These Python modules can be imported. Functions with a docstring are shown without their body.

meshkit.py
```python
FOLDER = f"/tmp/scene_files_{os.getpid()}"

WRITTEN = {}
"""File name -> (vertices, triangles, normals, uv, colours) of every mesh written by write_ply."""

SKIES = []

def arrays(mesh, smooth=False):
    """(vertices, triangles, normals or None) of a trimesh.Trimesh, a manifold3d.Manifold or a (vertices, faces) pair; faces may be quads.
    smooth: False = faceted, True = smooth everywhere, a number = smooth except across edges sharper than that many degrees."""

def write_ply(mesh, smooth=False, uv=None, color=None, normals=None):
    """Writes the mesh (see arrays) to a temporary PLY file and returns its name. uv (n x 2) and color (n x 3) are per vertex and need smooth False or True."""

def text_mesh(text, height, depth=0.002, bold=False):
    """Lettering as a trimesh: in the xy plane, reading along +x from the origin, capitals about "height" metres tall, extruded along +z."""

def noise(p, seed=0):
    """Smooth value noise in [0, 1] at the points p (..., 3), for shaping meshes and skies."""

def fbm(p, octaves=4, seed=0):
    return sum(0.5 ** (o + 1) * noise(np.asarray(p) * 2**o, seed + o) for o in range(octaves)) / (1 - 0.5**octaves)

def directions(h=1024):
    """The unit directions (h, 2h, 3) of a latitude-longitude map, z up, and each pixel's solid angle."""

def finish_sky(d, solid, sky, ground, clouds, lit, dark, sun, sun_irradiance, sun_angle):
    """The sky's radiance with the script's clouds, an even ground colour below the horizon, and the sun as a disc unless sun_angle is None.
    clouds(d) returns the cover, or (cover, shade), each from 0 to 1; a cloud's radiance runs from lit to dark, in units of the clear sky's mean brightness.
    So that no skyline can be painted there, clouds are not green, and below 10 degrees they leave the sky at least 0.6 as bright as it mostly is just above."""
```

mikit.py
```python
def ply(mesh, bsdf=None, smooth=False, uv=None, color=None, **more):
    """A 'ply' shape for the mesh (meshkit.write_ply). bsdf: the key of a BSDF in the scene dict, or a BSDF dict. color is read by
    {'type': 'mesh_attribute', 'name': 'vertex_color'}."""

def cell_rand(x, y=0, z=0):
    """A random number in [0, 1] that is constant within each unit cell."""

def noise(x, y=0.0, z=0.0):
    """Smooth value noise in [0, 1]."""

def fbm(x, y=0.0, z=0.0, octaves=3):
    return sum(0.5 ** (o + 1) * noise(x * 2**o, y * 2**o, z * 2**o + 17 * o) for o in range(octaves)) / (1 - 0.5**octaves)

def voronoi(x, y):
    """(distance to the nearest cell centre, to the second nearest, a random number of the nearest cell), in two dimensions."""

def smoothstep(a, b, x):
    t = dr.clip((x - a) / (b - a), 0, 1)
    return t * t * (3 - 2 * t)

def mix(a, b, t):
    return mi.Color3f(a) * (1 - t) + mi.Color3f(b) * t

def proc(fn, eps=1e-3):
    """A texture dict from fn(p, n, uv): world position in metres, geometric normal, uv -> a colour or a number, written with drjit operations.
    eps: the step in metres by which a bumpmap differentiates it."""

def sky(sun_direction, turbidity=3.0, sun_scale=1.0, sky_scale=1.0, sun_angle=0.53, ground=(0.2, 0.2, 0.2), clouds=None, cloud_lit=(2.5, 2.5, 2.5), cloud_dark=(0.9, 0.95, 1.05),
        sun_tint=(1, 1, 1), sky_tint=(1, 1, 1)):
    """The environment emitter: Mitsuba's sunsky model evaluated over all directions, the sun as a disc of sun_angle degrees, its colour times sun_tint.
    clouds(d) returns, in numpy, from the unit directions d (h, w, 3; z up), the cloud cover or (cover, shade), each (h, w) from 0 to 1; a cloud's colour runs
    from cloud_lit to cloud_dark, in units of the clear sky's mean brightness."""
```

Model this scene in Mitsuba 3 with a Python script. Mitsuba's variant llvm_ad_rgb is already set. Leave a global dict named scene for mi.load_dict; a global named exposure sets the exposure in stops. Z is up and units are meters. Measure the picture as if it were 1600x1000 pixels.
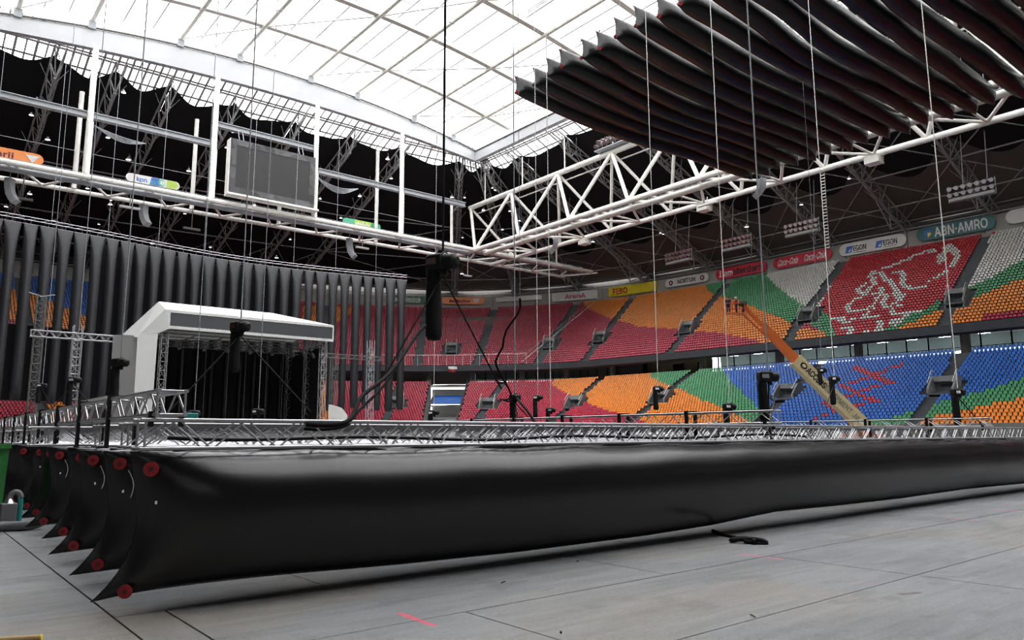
import math, random
import numpy as np
import drjit as dr
import mitsuba as mi
import trimesh
import manifold3d as m3
from scipy.interpolate import CubicSpline
from shapely.geometry import Polygon, Point
from shapely import contains_xy
import mikit, meshkit

random.seed(7)
rng = np.random.default_rng(7)
scene, labels = {}, {}
T = mi.ScalarTransform4f
V = lambda *a: np.array(a, float)

# ------------------------------------------------------------------ camera, sky, exposure
EYE = V(0, 0, 2.2)
YAW, PITCH, ROLL = math.radians(50.6), math.atan(181.6 / 1180), math.radians(-0.26)
f0, r0, z0 = V(math.cos(YAW), math.sin(YAW), 0), V(math.sin(YAW), -math.cos(YAW), 0), V(0, 0, 1)
FWD = f0 * math.cos(PITCH) + z0 * math.sin(PITCH)
UPV = -f0 * math.sin(PITCH) + z0 * math.cos(PITCH)
CUP = -r0 * math.sin(ROLL) + UPV * math.cos(ROLL)
scene['camera'] = {'type': 'perspective', 'fov': math.degrees(2 * math.atan(800 / 1180)), 'fov_axis': 'x', 'near_clip': 0.05, 'far_clip': 2000.0,
                   'to_world': T().look_at(origin=EYE.tolist(), target=(EYE + FWD).tolist(), up=CUP.tolist())}
# a bright white overcast sky, even in all directions
scene['sky'] = mikit.sky((-0.35, 0.3, 0.85), turbidity=4.0, sun_scale=0.0, clouds=lambda d: (np.ones(d.shape[:2]), 0.35 * meshkit.fbm(d * 3.0)),
                         cloud_lit=(2.5, 2.5, 2.52), cloud_dark=(1.9, 1.95, 2.05), ground=(0.25, 0.25, 0.25))
exposure = 4.2

# ------------------------------------------------------------------ materials
def rgb(*c): return {'type': 'rgb', 'value': list(c)}
def pr(name, col, rough=0.5, metal=0.0, spec=0.5, two=True, **k):
    b = {'type': 'principled', 'base_color': col if isinstance(col, dict) else rgb(*col), 'roughness': rough, 'metallic': metal, 'specular': spec, **k}
    scene[name] = {'type': 'twosided', 'bsdf': b} if two else b
    return name

def floor_color(p, n, uv):
    big = mikit.fbm(p.x * 0.35, p.y * 0.9, 3.0, 4)
    streak = mikit.fbm(p.x * 0.8 + p.y * 0.12, p.y * 9.0, 0.0, 3)
    fine = mikit.noise(p.x * 26, p.y * 60, 1.0)
    panel = mikit.cell_rand((p.x + 40.0) / 6.9, (p.y - 0.38 + 51.8) / 2.59)
    v = 0.182 + 0.085 * (big - 0.5) + 0.05 * (streak - 0.5) + 0.028 * (fine - 0.5) + 0.03 * (panel - 0.5)
    warm = mikit.smoothstep(0.45, 0.7, mikit.fbm(p.x * 0.2 + 9, p.y * 0.3, 5.0, 3))
    col = mikit.mix((0.97, 1.0, 1.03), (1.06, 1.0, 0.91), warm) * v
    dark = mikit.smoothstep(0.66, 0.78, mikit.fbm(p.x * 1.3 + 4, p.y * 2.6, 8.0, 4))
    col = col * (1 - 0.13 * dark)
    def spray(x0, y0, x1, y1, w, s):
        dx, dy = x1 - x0, y1 - y0
        t = dr.clip(((p.x - x0) * dx + (p.y - y0) * dy) / (dx * dx + dy * dy), 0, 1)
        d = dr.sqrt(dr.square(p.x - x0 - t * dx) + dr.square(p.y - y0 - t * dy))
        return s * (1 - mikit.smoothstep(w * 0.35, w, d + 0.03 * (mikit.noise(p.x * 30, p.y * 30) - 0.5))) * (0.55 + 0.6 * mikit.noise(p.x * 40, p.y * 55))
    red = spray(5.22, 8.6, 5.2, 7.82, 0.06, 1.0) + spray(12.6, 8.6, 12.62, 7.8, 0.07, 0.6) + spray(22.0, 8.6, 22.0, 7.9, 0.08, 0.55) + spray(25.4, 8.6, 25.4, 7.8, 0.09, 0.5) + spray(11.6, 6.0, 11.6, 5.6, 0.02, 0.6)
    rust = spray(11.15, 5.05, 11.45, 4.95, 0.07, 0.8)
    col = mikit.mix(col, (0.62, 0.06, 0.12), dr.clip(red, 0, 0.92))
    return mikit.mix(col, (0.09, 0.05, 0.03), dr.clip(rust, 0, 0.8))
def floor_bump(p, n, uv):
    ribs = dr.select(p.y < 3.9, 0.0012 * dr.abs(dr.sin(p.y * 60.0)), 0.0)
    return 0.004 * mikit.fbm(p.x * 3, p.y * 7, 0, 3) + ribs
scene['floor_metal'] = {'type': 'twosided', 'bsdf': {'type': 'bumpmap', 'arbitrary': mikit.proc(floor_bump, 4e-3), 'scale': 1.0,
                        'bsdf': {'type': 'principled', 'base_color': mikit.proc(floor_color), 'roughness': 0.52, 'specular': 0.45}}}
def camo(p, n, uv):
    a, b, c = mikit.voronoi(p.x * 0.75 + 1.2 * mikit.noise(p.x, p.z), p.z * 1.0 + 1.2 * mikit.noise(p.z, p.x + 9))
    return mikit.mix((0.02, 0.02, 0.022), (0.1, 0.1, 0.105), c)
pr('frame_pattern', mikit.proc(camo), 0.6)
def concrete_c(p, n, uv): return mikit.mix((0.16, 0.155, 0.145), (0.23, 0.222, 0.205), mikit.fbm(p.x * 0.4, p.y * 0.4, p.z * 0.8, 4))
pr('concrete', mikit.proc(concrete_c), 0.85)
pr('floor_base', (0.05, 0.05, 0.05), 0.8)
pr('pvc', (0.0035, 0.0035, 0.004), 0.28, spec=0.5)
pr('pvc_grey', (0.021, 0.022, 0.025), 0.42, spec=0.5)
pr('patch_red', (0.3, 0.01, 0.015), 0.5)
pr('patch_dark', (0.07, 0.006, 0.008), 0.5)
pr('alu', (0.5, 0.5, 0.51), 0.38, metal=0.75)
pr('white_steel', (0.84, 0.83, 0.77), 0.42)
pr('gutter_white', (0.5, 0.51, 0.53), 0.35)
pr('grey_steel', (0.36, 0.38, 0.4), 0.45)
pr('dark_steel', (0.13, 0.125, 0.115), 0.55)
pr('lattice_steel', (0.28, 0.28, 0.28), 0.5)
pr('drape', (0.016, 0.016, 0.017), 0.95, spec=0.1)
pr('deck', (0.125, 0.116, 0.105), 0.8)
pr('stand_grey', (0.095, 0.104, 0.112), 0.8)
pr('band_grey', (0.05, 0.054, 0.062), 0.6)
pr('fascia', (0.36, 0.35, 0.325), 0.7)
pr('portal_grey', (0.24, 0.25, 0.25), 0.7)
pr('black', (0.01, 0.01, 0.01), 0.7, spec=0.2)
pr('black_rubber', (0.012, 0.012, 0.012), 0.5, spec=0.25)
pr('strap_black', (0.008, 0.008, 0.008), 0.8, spec=0.12)
pr('room_teal', (0.3, 0.4, 0.4), 0.8)
pr('white', (0.82, 0.82, 0.8), 0.45)
pr('canopy_white', (0.66, 0.66, 0.64), 0.5)
pr('canopy_grey', (0.06, 0.063, 0.067), 0.6)
pr('screen_black', (0.011, 0.0107, 0.0107), 0.5)
pr('room_dark', (0.24, 0.24, 0.23), 0.8)
pr('roof_cream', (0.84, 0.82, 0.74), 0.45)
pr('plate_pink', (0.12, 0.07, 0.07), 0.5)
pr('room_beige', (0.35, 0.31, 0.24), 0.8)
pr('chrome', (0.8, 0.8, 0.8), 0.25, metal=1.0)
pr('boom_orange', (0.75, 0.16, 0.03), 0.4)
pr('boom_cream', (0.66, 0.57, 0.33), 0.4)
pr('ink', (0.02, 0.02, 0.022), 0.5)
pr('ink_grey', (0.3, 0.28, 0.2), 0.5)
pr('green_bin', (0.04, 0.22, 0.05), 0.4)
pr('teal', (0.02, 0.25, 0.22), 0.5)
pr('cardboard', (0.5, 0.33, 0.16), 0.7)
pr('skin', (0.5, 0.3, 0.22), 0.6)
pr('cloth_navy', (0.02, 0.025, 0.05), 0.8)
pr('cloth_red', (0.4, 0.06, 0.05), 0.8)
pr('duct_grey', (0.16, 0.16, 0.17), 0.5)
pr('sign_red', (0.62, 0.02, 0.05), 0.4)
pr('sign_orange', (0.9, 0.28, 0.06), 0.4)
pr('sign_yellow', (0.85, 0.68, 0.03), 0.4)
pr('sign_green', (0.02, 0.13, 0.08), 0.4)
pr('sign_mint', (0.1, 0.5, 0.3), 0.4)
pr('sign_teal', (0.01, 0.13, 0.13), 0.4)
pr('sign_white', (0.75, 0.74, 0.71), 0.4)
pr('sign_blue', (0.03, 0.14, 0.5), 0.4)
pr('sign_lime', (0.5, 0.68, 0.1), 0.4)
pr('text_red', (0.5, 0.02, 0.05), 0.5)
pr('text_maroon', (0.14, 0.01, 0.03), 0.5)
SEATC = {'red': (0.47, 0.016, 0.05), 'logo': (0.56, 0.013, 0.024), 'orange': (0.85, 0.255, 0.018), 'green': (0.06, 0.31, 0.12), 'white': (0.72, 0.71, 0.66), 'blue': (0.016, 0.13, 0.52)}
for k_, c_ in SEATC.items(): pr('seat_' + k_, c_, 0.35)
scene['seat_mix'] = {'type': 'twosided', 'bsdf': {'type': 'principled', 'base_color': {'type': 'mesh_attribute', 'name': 'vertex_color'}, 'roughness': 0.35, 'specular': 0.5}}
scene['pane_glass'] = {'type': 'thindielectric', 'int_ior': 1.5}
pr('tinted_glass', (0.16, 0.2, 0.2), 0.08, spec=0.8)

# ------------------------------------------------------------------ helpers
_count = {}
def key_for(base, parent=None):
    k = (parent + '__' if parent else '') + base
    n = _count.get(k, 0); _count[k] = n + 1
    return k if n == 0 else '%s_%03d' % (k, n)
def tag(key, label=None, cat=None, group=None, kind=None):
    d = labels.setdefault(key, {})
    for a, b in (('label', label), ('category', cat), ('group', group), ('kind', kind)):
        if b: d[a] = b
    return key
def thing(base, label, cat, group=None, kind=None): return tag(key_for(base), label, cat, group, kind)
def obj(base, mesh, mat, parent=None, smooth=False, label=None, cat=None, group=None, kind=None, color=None):
    key = key_for(base, parent)
    scene[key] = mikit.ply(mesh, mat, smooth, color=color)
    return tag(key, label, cat, group, kind) if (label or cat or group or kind) else key
def put(base, shape, parent=None, m=None, label=None, cat=None, group=None, kind=None):
    """one more copy of a ply dict under its own key"""
    key = key_for(base, parent)
    scene[key] = {**shape, 'to_world': T(np.asarray(m, float))} if m is not None else dict(shape)
    return tag(key, label, cat, group, kind) if (label or cat or group or kind) else key
def merge(ms):
    vs, fs, o = [], [], 0
    for v, f in ms:
        v = np.asarray(v, float); f = np.asarray(f, int)
        if f.shape[1] == 4: f = np.vstack([f[:, [0, 1, 2]], f[:, [0, 2, 3]]])
        vs.append(v); fs.append(f + o); o += len(v)
    return np.vstack(vs), np.vstack(fs)
BOXF = np.array([[0, 2, 3, 1], [4, 5, 7, 6], [0, 1, 5, 4], [2, 6, 7, 3], [0, 4, 6, 2], [1, 3, 7, 5]])
def box(lo, hi):
    lo, hi = np.minimum(lo, hi), np.maximum(lo, hi)
    v = np.array([[x, y, z] for x in (lo[0], hi[0]) for y in (lo[1], hi[1]) for z in (lo[2], hi[2])], float)
    return v, BOXF
def obox(c, ax, ay, az):
    """box with centre c and half-extent vectors"""
    v = np.array([c + a * ax + b * ay + d * az for a in (-1, 1) for b in (-1, 1) for d in (-1, 1)], float)
    return v, BOXF
def frame(d):
    d = d / np.linalg.norm(d)
    a = np.cross(d, [0, 0, 1.0]) if abs(d[2]) < 0.95 else np.cross(d, [1.0, 0, 0])
    a /= np.linalg.norm(a)
    return a, np.cross(d, a), d
def rod(p, q, r, n=6, r2=None, caps=True):
    p, q = np.asarray(p, float), np.asarray(q, float)
    a, b, d = frame(q - p); r2 = r if r2 is None else r2
    t = np.arange(n) * 2 * math.pi / n
    c = np.cos(t)[:, None] * a + np.sin(t)[:, None] * b
    v = np.vstack([p + c * r, q + c * r2])
    i = np.arange(n); j = (i + 1) % n
    f = np.vstack([np.c_[i, j, j + n], np.c_[i, j + n, i + n]])
    if caps:
        v = np.vstack([v, [p], [q]])
        f = np.vstack([f, np.c_[j, i, i * 0 + 2 * n], np.c_[i + n, j + n, i * 0 + 2 * n + 1]])
    return v, f
def sweep(pts, r, n=8):
    """round tube along a polyline"""
    pts = np.asarray(pts, float); m = len(pts)
    r = np.broadcast_to(np.asarray(r, float), (m,))
    tg = np.gradient(pts, axis=0); tg /= np.linalg.norm(tg, axis=1, keepdims=True)
    a = frame(tg[0])[0]; rings = []
    t = np.arange(n) * 2 * math.pi / n
    for k in range(m):
        a = a - tg[k] * (a @ tg[k]); a /= np.linalg.norm(a); b = np.cross(tg[k], a)
        rings.append(pts[k] + r[k] * (np.cos(t)[:, None] * a + np.sin(t)[:, None] * b))
    v = np.vstack(rings + [[pts[0]], [pts[-1]]])
    i = np.arange(n); j = (i + 1) % n; f = []
    for k in range(m - 1): f += [np.c_[i + k * n, j + k * n, j + (k + 1) * n], np.c_[i + k * n, j + (k + 1) * n, i + (k + 1) * n]]
    f += [np.c_[j, i, i * 0 + m * n], np.c_[i + (m - 1) * n, j + (m - 1) * n, i * 0 + m * n + 1]]
    return v, np.vstack(f)
def grid(P):
    """quad mesh of an (a, b, 3) array of points"""
    a, b = P.shape[:2]
    i = np.arange(a * b).reshape(a, b)
    return P.reshape(-1, 3), np.stack([i[:-1, :-1], i[1:, :-1], i[1:, 1:], i[:-1, 1:]], -1).reshape(-1, 4)
def move(m, M):
    v, f = (np.asarray(m.vertices), np.asarray(m.faces)) if hasattr(m, 'vertices') else m
    M = np.asarray(M, float)
    return np.asarray(v) @ M[:3, :3].T + M[:3, 3], f
def basis(o, ex, ey, ez):
    M = np.eye(4); M[:3, 0], M[:3, 1], M[:3, 2], M[:3, 3] = ex, ey, ez, o
    return M
_unit = {}
def bar(base, parent, p, q, r, mat, n=8, **k):
    """a straight round member: one shared cylinder under its own transform"""
    if (mat, n) not in _unit: _unit[mat, n] = mikit.ply(rod((0, 0, 0), (0, 0, 1), 1.0, n), mat, 40)
    p, q = np.asarray(p, float), np.asarray(q, float)
    a, b, d = frame(q - p)
    return put(base, _unit[mat, n], parent, basis(p, a * r, b * r, q - p), **k)
_ubox = {}
def block(base, parent, lo, hi, mat, **k):
    if mat not in _ubox: _ubox[mat] = mikit.ply(box((0, 0, 0), (1, 1, 1)), mat)
    lo, hi = np.minimum(lo, hi), np.maximum(lo, hi); s = np.asarray(hi, float) - lo
    return put(base, _ubox[mat], parent, basis(lo, (s[0], 0, 0), (0, s[1], 0), (0, 0, s[2])), **k)
def oblock(base, parent, c, ax, ay, az, mat, **k):
    if mat not in _ubox: _ubox[mat] = mikit.ply(box((0, 0, 0), (1, 1, 1)), mat)
    c, ax, ay, az = (np.asarray(x, float) for x in (c, ax, ay, az))
    if np.dot(np.cross(ax, ay), az) < 0: ax = -ax
    return put(base, _ubox[mat], parent, basis(c - ax - ay - az, 2 * ax, 2 * ay, 2 * az), **k)
def rbox(lo, hi, r):
    """box with rounded edges"""
    lo, hi = np.asarray(lo, float) + r, np.asarray(hi, float) - r
    s = [m3.Manifold.sphere(r, 12).translate([x, y, z]) for x in (lo[0], hi[0]) for y in (lo[1], hi[1]) for z in (lo[2], hi[2])]
    m = m3.Manifold.batch_hull(s).to_mesh()
    return np.array(m.vert_properties[:, :3]), np.array(m.tri_verts)
def pill(w, h, d=0.2, n=10):
    t = np.linspace(-math.pi / 2, math.pi / 2, n); r = h / 2
    o = np.vstack([np.c_[w / 2 - r + r * np.cos(t), r * np.sin(t)], np.c_[-w / 2 + r - r * np.cos(t), -r * np.sin(t)]])
    m = trimesh.creation.extrude_polygon(Polygon(o), d, engine='earcut')
    return np.asarray(m.vertices), np.asarray(m.faces)
_txt = {}
def text(s, h, w=None, depth=0.03, bold=True):
    m = meshkit.text_mesh(s, h, depth, bold); v = np.array(m.vertices)
    v[:, 0] -= v[:, 0].min()
    if w: v[:, 0] *= w / v[:, 0].max()
    v[:, 0] -= v[:, 0].max() / 2; v[:, 1] -= h / 2
    return v, np.array(m.faces)

ONES = 'first second third fourth fifth sixth seventh eighth ninth tenth eleventh twelfth thirteenth fourteenth fifteenth sixteenth seventeenth eighteenth nineteenth twentieth'.split()
def ordw(n):
    """1 -> first ... 59 -> fifty-ninth"""
    if n <= 20: return ONES[n - 1]
    t, o = divmod(n, 10); tens = {2: 'twent', 3: 'thirt', 4: 'fort', 5: 'fift'}[t]
    return tens + ('ieth' if o == 0 else 'y-' + ONES[o - 1])

# ------------------------------------------------------------------ floor
FLOOR = obj('floor', box((-62, -45, -0.35), (88, 118, -0.06)), 'floor_base', kind='structure', label='dark sub-floor below the pale floor plates')
fp = []
def plate(x0, x1, y0, y1):
    g = 0.011
    lo, hi = V(x0 + g, y0 + g, -0.06), V(x1 - g, y1 - g, 0.0 + random.uniform(-0.002, 0.002))
    b = 0.004
    v = np.array([[lo[0], lo[1], lo[2]], [hi[0], lo[1], lo[2]], [hi[0], hi[1], lo[2]], [lo[0], hi[1], lo[2]],
                  [lo[0], lo[1], hi[2] - b], [hi[0], lo[1], hi[2] - b], [hi[0], hi[1], hi[2] - b], [lo[0], hi[1], hi[2] - b],
                  [lo[0] + b, lo[1] + b, hi[2]], [hi[0] - b, lo[1] + b, hi[2]], [hi[0] - b, hi[1] - b, hi[2]], [lo[0] + b, hi[1] - b, hi[2]]])
    f = [[8, 9, 10, 11]] + [[i, (i + 1) % 4, (i + 1) % 4 + 4, i + 4] for i in range(4)] + [[i + 4, (i + 1) % 4 + 4, (i + 1) % 4 + 8, i + 8] for i in range(4)]
    obj('plate', (v, np.array(f)), 'floor_metal', FLOOR)
W, LEN = 2.59, 6.9
for j in range(-5, 14):
    y0 = 0.38 + W * j
    off = {0: 0.0, 1: 5.9, 2: 5.9, 3: 3.0, 4: 5.3}.get(j, (j * 3.1) % LEN) % LEN
    xs = [2.4] + [x for x in (off + LEN * np.arange(0, 9)) if x > 2.9 and x < 55]
    for a, b in zip(xs[:-1], xs[1:]): plate(a, b, y0, y0 + W)
for i in range(4):
    x1 = 2.4 - W * i
    ys = -6 + (i * 2.4) % LEN + LEN * np.arange(0, 7)
    for a, b in zip(ys[:-1], ys[1:]): plate(x1 - W, x1, a, b)
obj('outer_plates', merge([box((-60, -44, -0.06), (-8, 117, -0.003)), box((55.5, -44, -0.06), (86, 117, -0.003)), box((-7.9, 38, -0.06), (55.4, 117, -0.003)), box((-7.9, -44, -0.06), (55.4, -13, -0.003))]), 'floor_metal', FLOOR, kind='stuff')

# ------------------------------------------------------------------ grandstands: a ring of control points (front x, y, back x, y)
FB = [(109.9,-20,138.5,-20),(109.7,10,138.4,12),(108.9,41.4,138.2,44.3),(107.8,63.3,137.2,67.5),(106.5,86.5,137.4,94.4),(104.3,105.7,134.9,119.6),(100.6,115.1,129.9,133.5),(92.5,124.7,118.5,152),(83.7,133,104.7,162.2),(66,142,82,172),(45,147,52,178),(18,149,18,180),(-12,148,-14,179),(-45,140,-55,168),(-68,112,-95,128),(-73,60,-102,62),(-73,10,-102,10),(-68,-20,-95,-36),(-45,-46,-55,-75),(-5,-57,-10,-86),(40,-58,42,-88),(80,-48,95,-74),(100,-38,122,-56)]
NR = len(FB)
_ring = CubicSpline(np.arange(NR + 1), np.array(FB + FB[:1], float), bc_type='periodic')
def ring(u):
    v = _ring(np.mod(u, NR)); F, B = v[..., :2], v[..., 2:]; d = B - F
    return F, B, d / np.linalg.norm(d, axis=-1, keepdims=True)
ZF, ZB, ZB2, ZF2, NUP, NLO = 16.5, 34.9, 13.2, 2.4, 34, 26
def xyz(xy, z): return np.concatenate([xy, np.broadcast_to(np.asarray(z, float), xy.shape[:-1])[..., None]], -1)
def upper(u, t):
    F, B, d = ring(u); t = np.asarray(t, float)
    return xyz(F + (B - F) * t[..., None], ZF + (ZB - ZF) * t)
def lower(u, t):
    F, B, d = ring(u); t = np.asarray(t, float)
    return xyz(F + d * (-23 + 24.2 * t)[..., None], ZF2 + (ZB2 - ZF2) * t)
def outward(u, dist, z):
    """points at a distance behind the front edge of the upper tier"""
    F, B, d = ring(u)
    return xyz(F + d * dist, z)
def steps(surf, n, us):
    """stepped surface: treads at t = k/n"""
    rows = []
    for k in range(n):
        for tt, kk in ((k / n, k), ((k + 1) / n, k)):
            P = surf(us, np.full(len(us), tt)); P[:, 2] = surf(us[:1], np.array([kk / n]))[0, 2]; rows.append(P)
    return grid(np.array(rows))
UALL = np.linspace(0, NR, NR * 10 + 1)
US = np.arange(0, 14.01, 0.05)
UREST = np.arange(14, NR + 0.01, 0.1)
GATE = (7.14, 7.80)
up_stand = thing('upper_grandstand', 'upper tier of the grandstand under the sign fascia, rows of seats climbing to the roof', 'grandstand', kind='structure')
obj('terrace', merge([steps(upper, NUP, US), steps(upper, 8, UREST)]), 'stand_grey', up_stand)
def soffit(us): return grid(np.array([outward(us, 0.0, ZF - 1.25), outward(us, 8.0, ZF + 0.4), outward(us, 29.5, ZB - 3.5)]))
obj('soffit', soffit(UALL), 'concrete', up_stand)
obj('front_band', grid(np.array([outward(UALL, 0.0, ZF - 1.3), outward(UALL, -0.5, ZF - 1.0), outward(UALL, -0.55, ZF + 0.15), outward(UALL, -0.1, ZF + 0.2), outward(UALL, 0.0, ZF)])), 'band_grey', up_stand, 30)
lo_stand = thing('lower_grandstand', 'lower tier of the grandstand under the overhanging upper tier', 'grandstand', kind='structure')
obj('terrace', merge([steps(lower, NLO, np.arange(0, GATE[0] + 0.001, (GATE[0]) / 142)), steps(lower, NLO, np.linspace(GATE[1], 14, 120)), steps(lower, 8, UREST)]), 'stand_grey', lo_stand)
def ring_wall(us, dist, za, zb, th=0.3): return grid(np.array([outward(us, dist, za), outward(us, dist, zb), outward(us, dist + th, zb), outward(us, dist + th, za)]))
obj('front_wall', ring_wall(np.r_[np.linspace(0, GATE[0], 140)], -23.3, -0.06, 3.3), 'concrete', lo_stand)
obj('front_wall', ring_wall(np.r_[np.linspace(GATE[1], NR, 200)], -23.3, -0.06, 3.3), 'concrete', lo_stand)
obj('concourse_floor', grid(np.array([outward(UALL, 0.5, ZB2 - 0.4), outward(UALL, 9.5, ZB2 - 0.4)])), 'concrete', lo_stand)
# the corner gate through the lower tier: side walls, ramp, dark hall behind
for gu in GATE:
    P = lower(np.full(30, gu), np.linspace(-0.03, 1, 30))
    top = P.copy(); top[:, 2] += 1.0; bot = P.copy(); bot[:, 2] = 0
    obj('gate_side_wall', grid(np.array([bot, top])), 'concrete', lo_stand)
ug = np.linspace(GATE[0], GATE[1], 14)
obj('gate_platform', grid(np.array([outward(ug, -16, 0.0), outward(ug, -16, 5.2), outward(ug, -4, 5.4), outward(ug, -4, 6.0)])), 'portal_grey', lo_stand)
obj('gate_opening', grid(np.array([outward(ug, -4, 5.4), outward(ug, 6, 5.4), outward(ug, 6, 8.4), outward(ug, -4, 8.4)])), 'room_dark', lo_stand)
obj('gate_landing', grid(np.array([outward(ug, -4, 8.6), outward(ug, 5, 10.6)])), 'stand_grey', lo_stand)

for j_ in range(5): obj('landing_seat_row', grid(np.array([outward(ug[1:-1], -3.5 + 1.6 * j_, 8.75 + .36 * j_), outward(ug[1:-1], -3.2 + 1.6 * j_, 9.25 + .36 * j_), outward(ug[1:-1], -3.1 + 1.6 * j_, 9.25 + .36 * j_), outward(ug[1:-1], -3.0 + 1.6 * j_, 8.75 + .36 * j_)])), 'seat_blue', lo_stand)
# fascia wall round the top of the upper tier, and the sign boards' rail
uf = np.linspace(0, NR, NR * 8 + 1)
obj('wall_fascia', grid(np.array([outward(uf, 0, ZB - 0.6) * 0 + xyz(ring(uf)[1], ZB - 0.6), xyz(ring(uf)[1], 38.0), xyz(ring(uf)[1] + ring(uf)[2] * 0.8, 38.0), xyz(ring(uf)[1] + ring(uf)[2] * 0.8, ZB - 3.5)])), 'fascia', kind='structure', label='pale fascia wall behind the top row of the upper tier, carrying the sign boards')
obj('upper_strip', grid(np.array([xyz(ring(uf)[1] + ring(uf)[2] * 0.5, 37.9), xyz(ring(uf)[1] + ring(uf)[2] * 1.2, 41.0)])), 'deck', 'wall_fascia')
def top_rail(dz, r): return merge([rod(a, b, r, 5, caps=False) for a, b in zip(xyz(ring(uf)[1] - ring(uf)[2] * 0.3, 38.0 + dz)[:-1], xyz(ring(uf)[1] - ring(uf)[2] * 0.3, 38.0 + dz)[1:])])
obj('rail', top_rail(0.35, 0.14), 'grey_steel', 'wall_fascia')
obj('joint', merge([obox(xyz(ring(np.array(q))[1] - ring(np.array(q))[2] * 0.02, 36.5), V(*ring(np.array(q))[2], 0) * 0.03, V(0, 0, 1.55), np.cross(V(*ring(np.array(q))[2], 0), V(0, 0, 1)) * 0.04) for q in np.arange(0.5, 13, 0.5)]), 'stand_grey', 'wall_fascia', kind='stuff')

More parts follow.
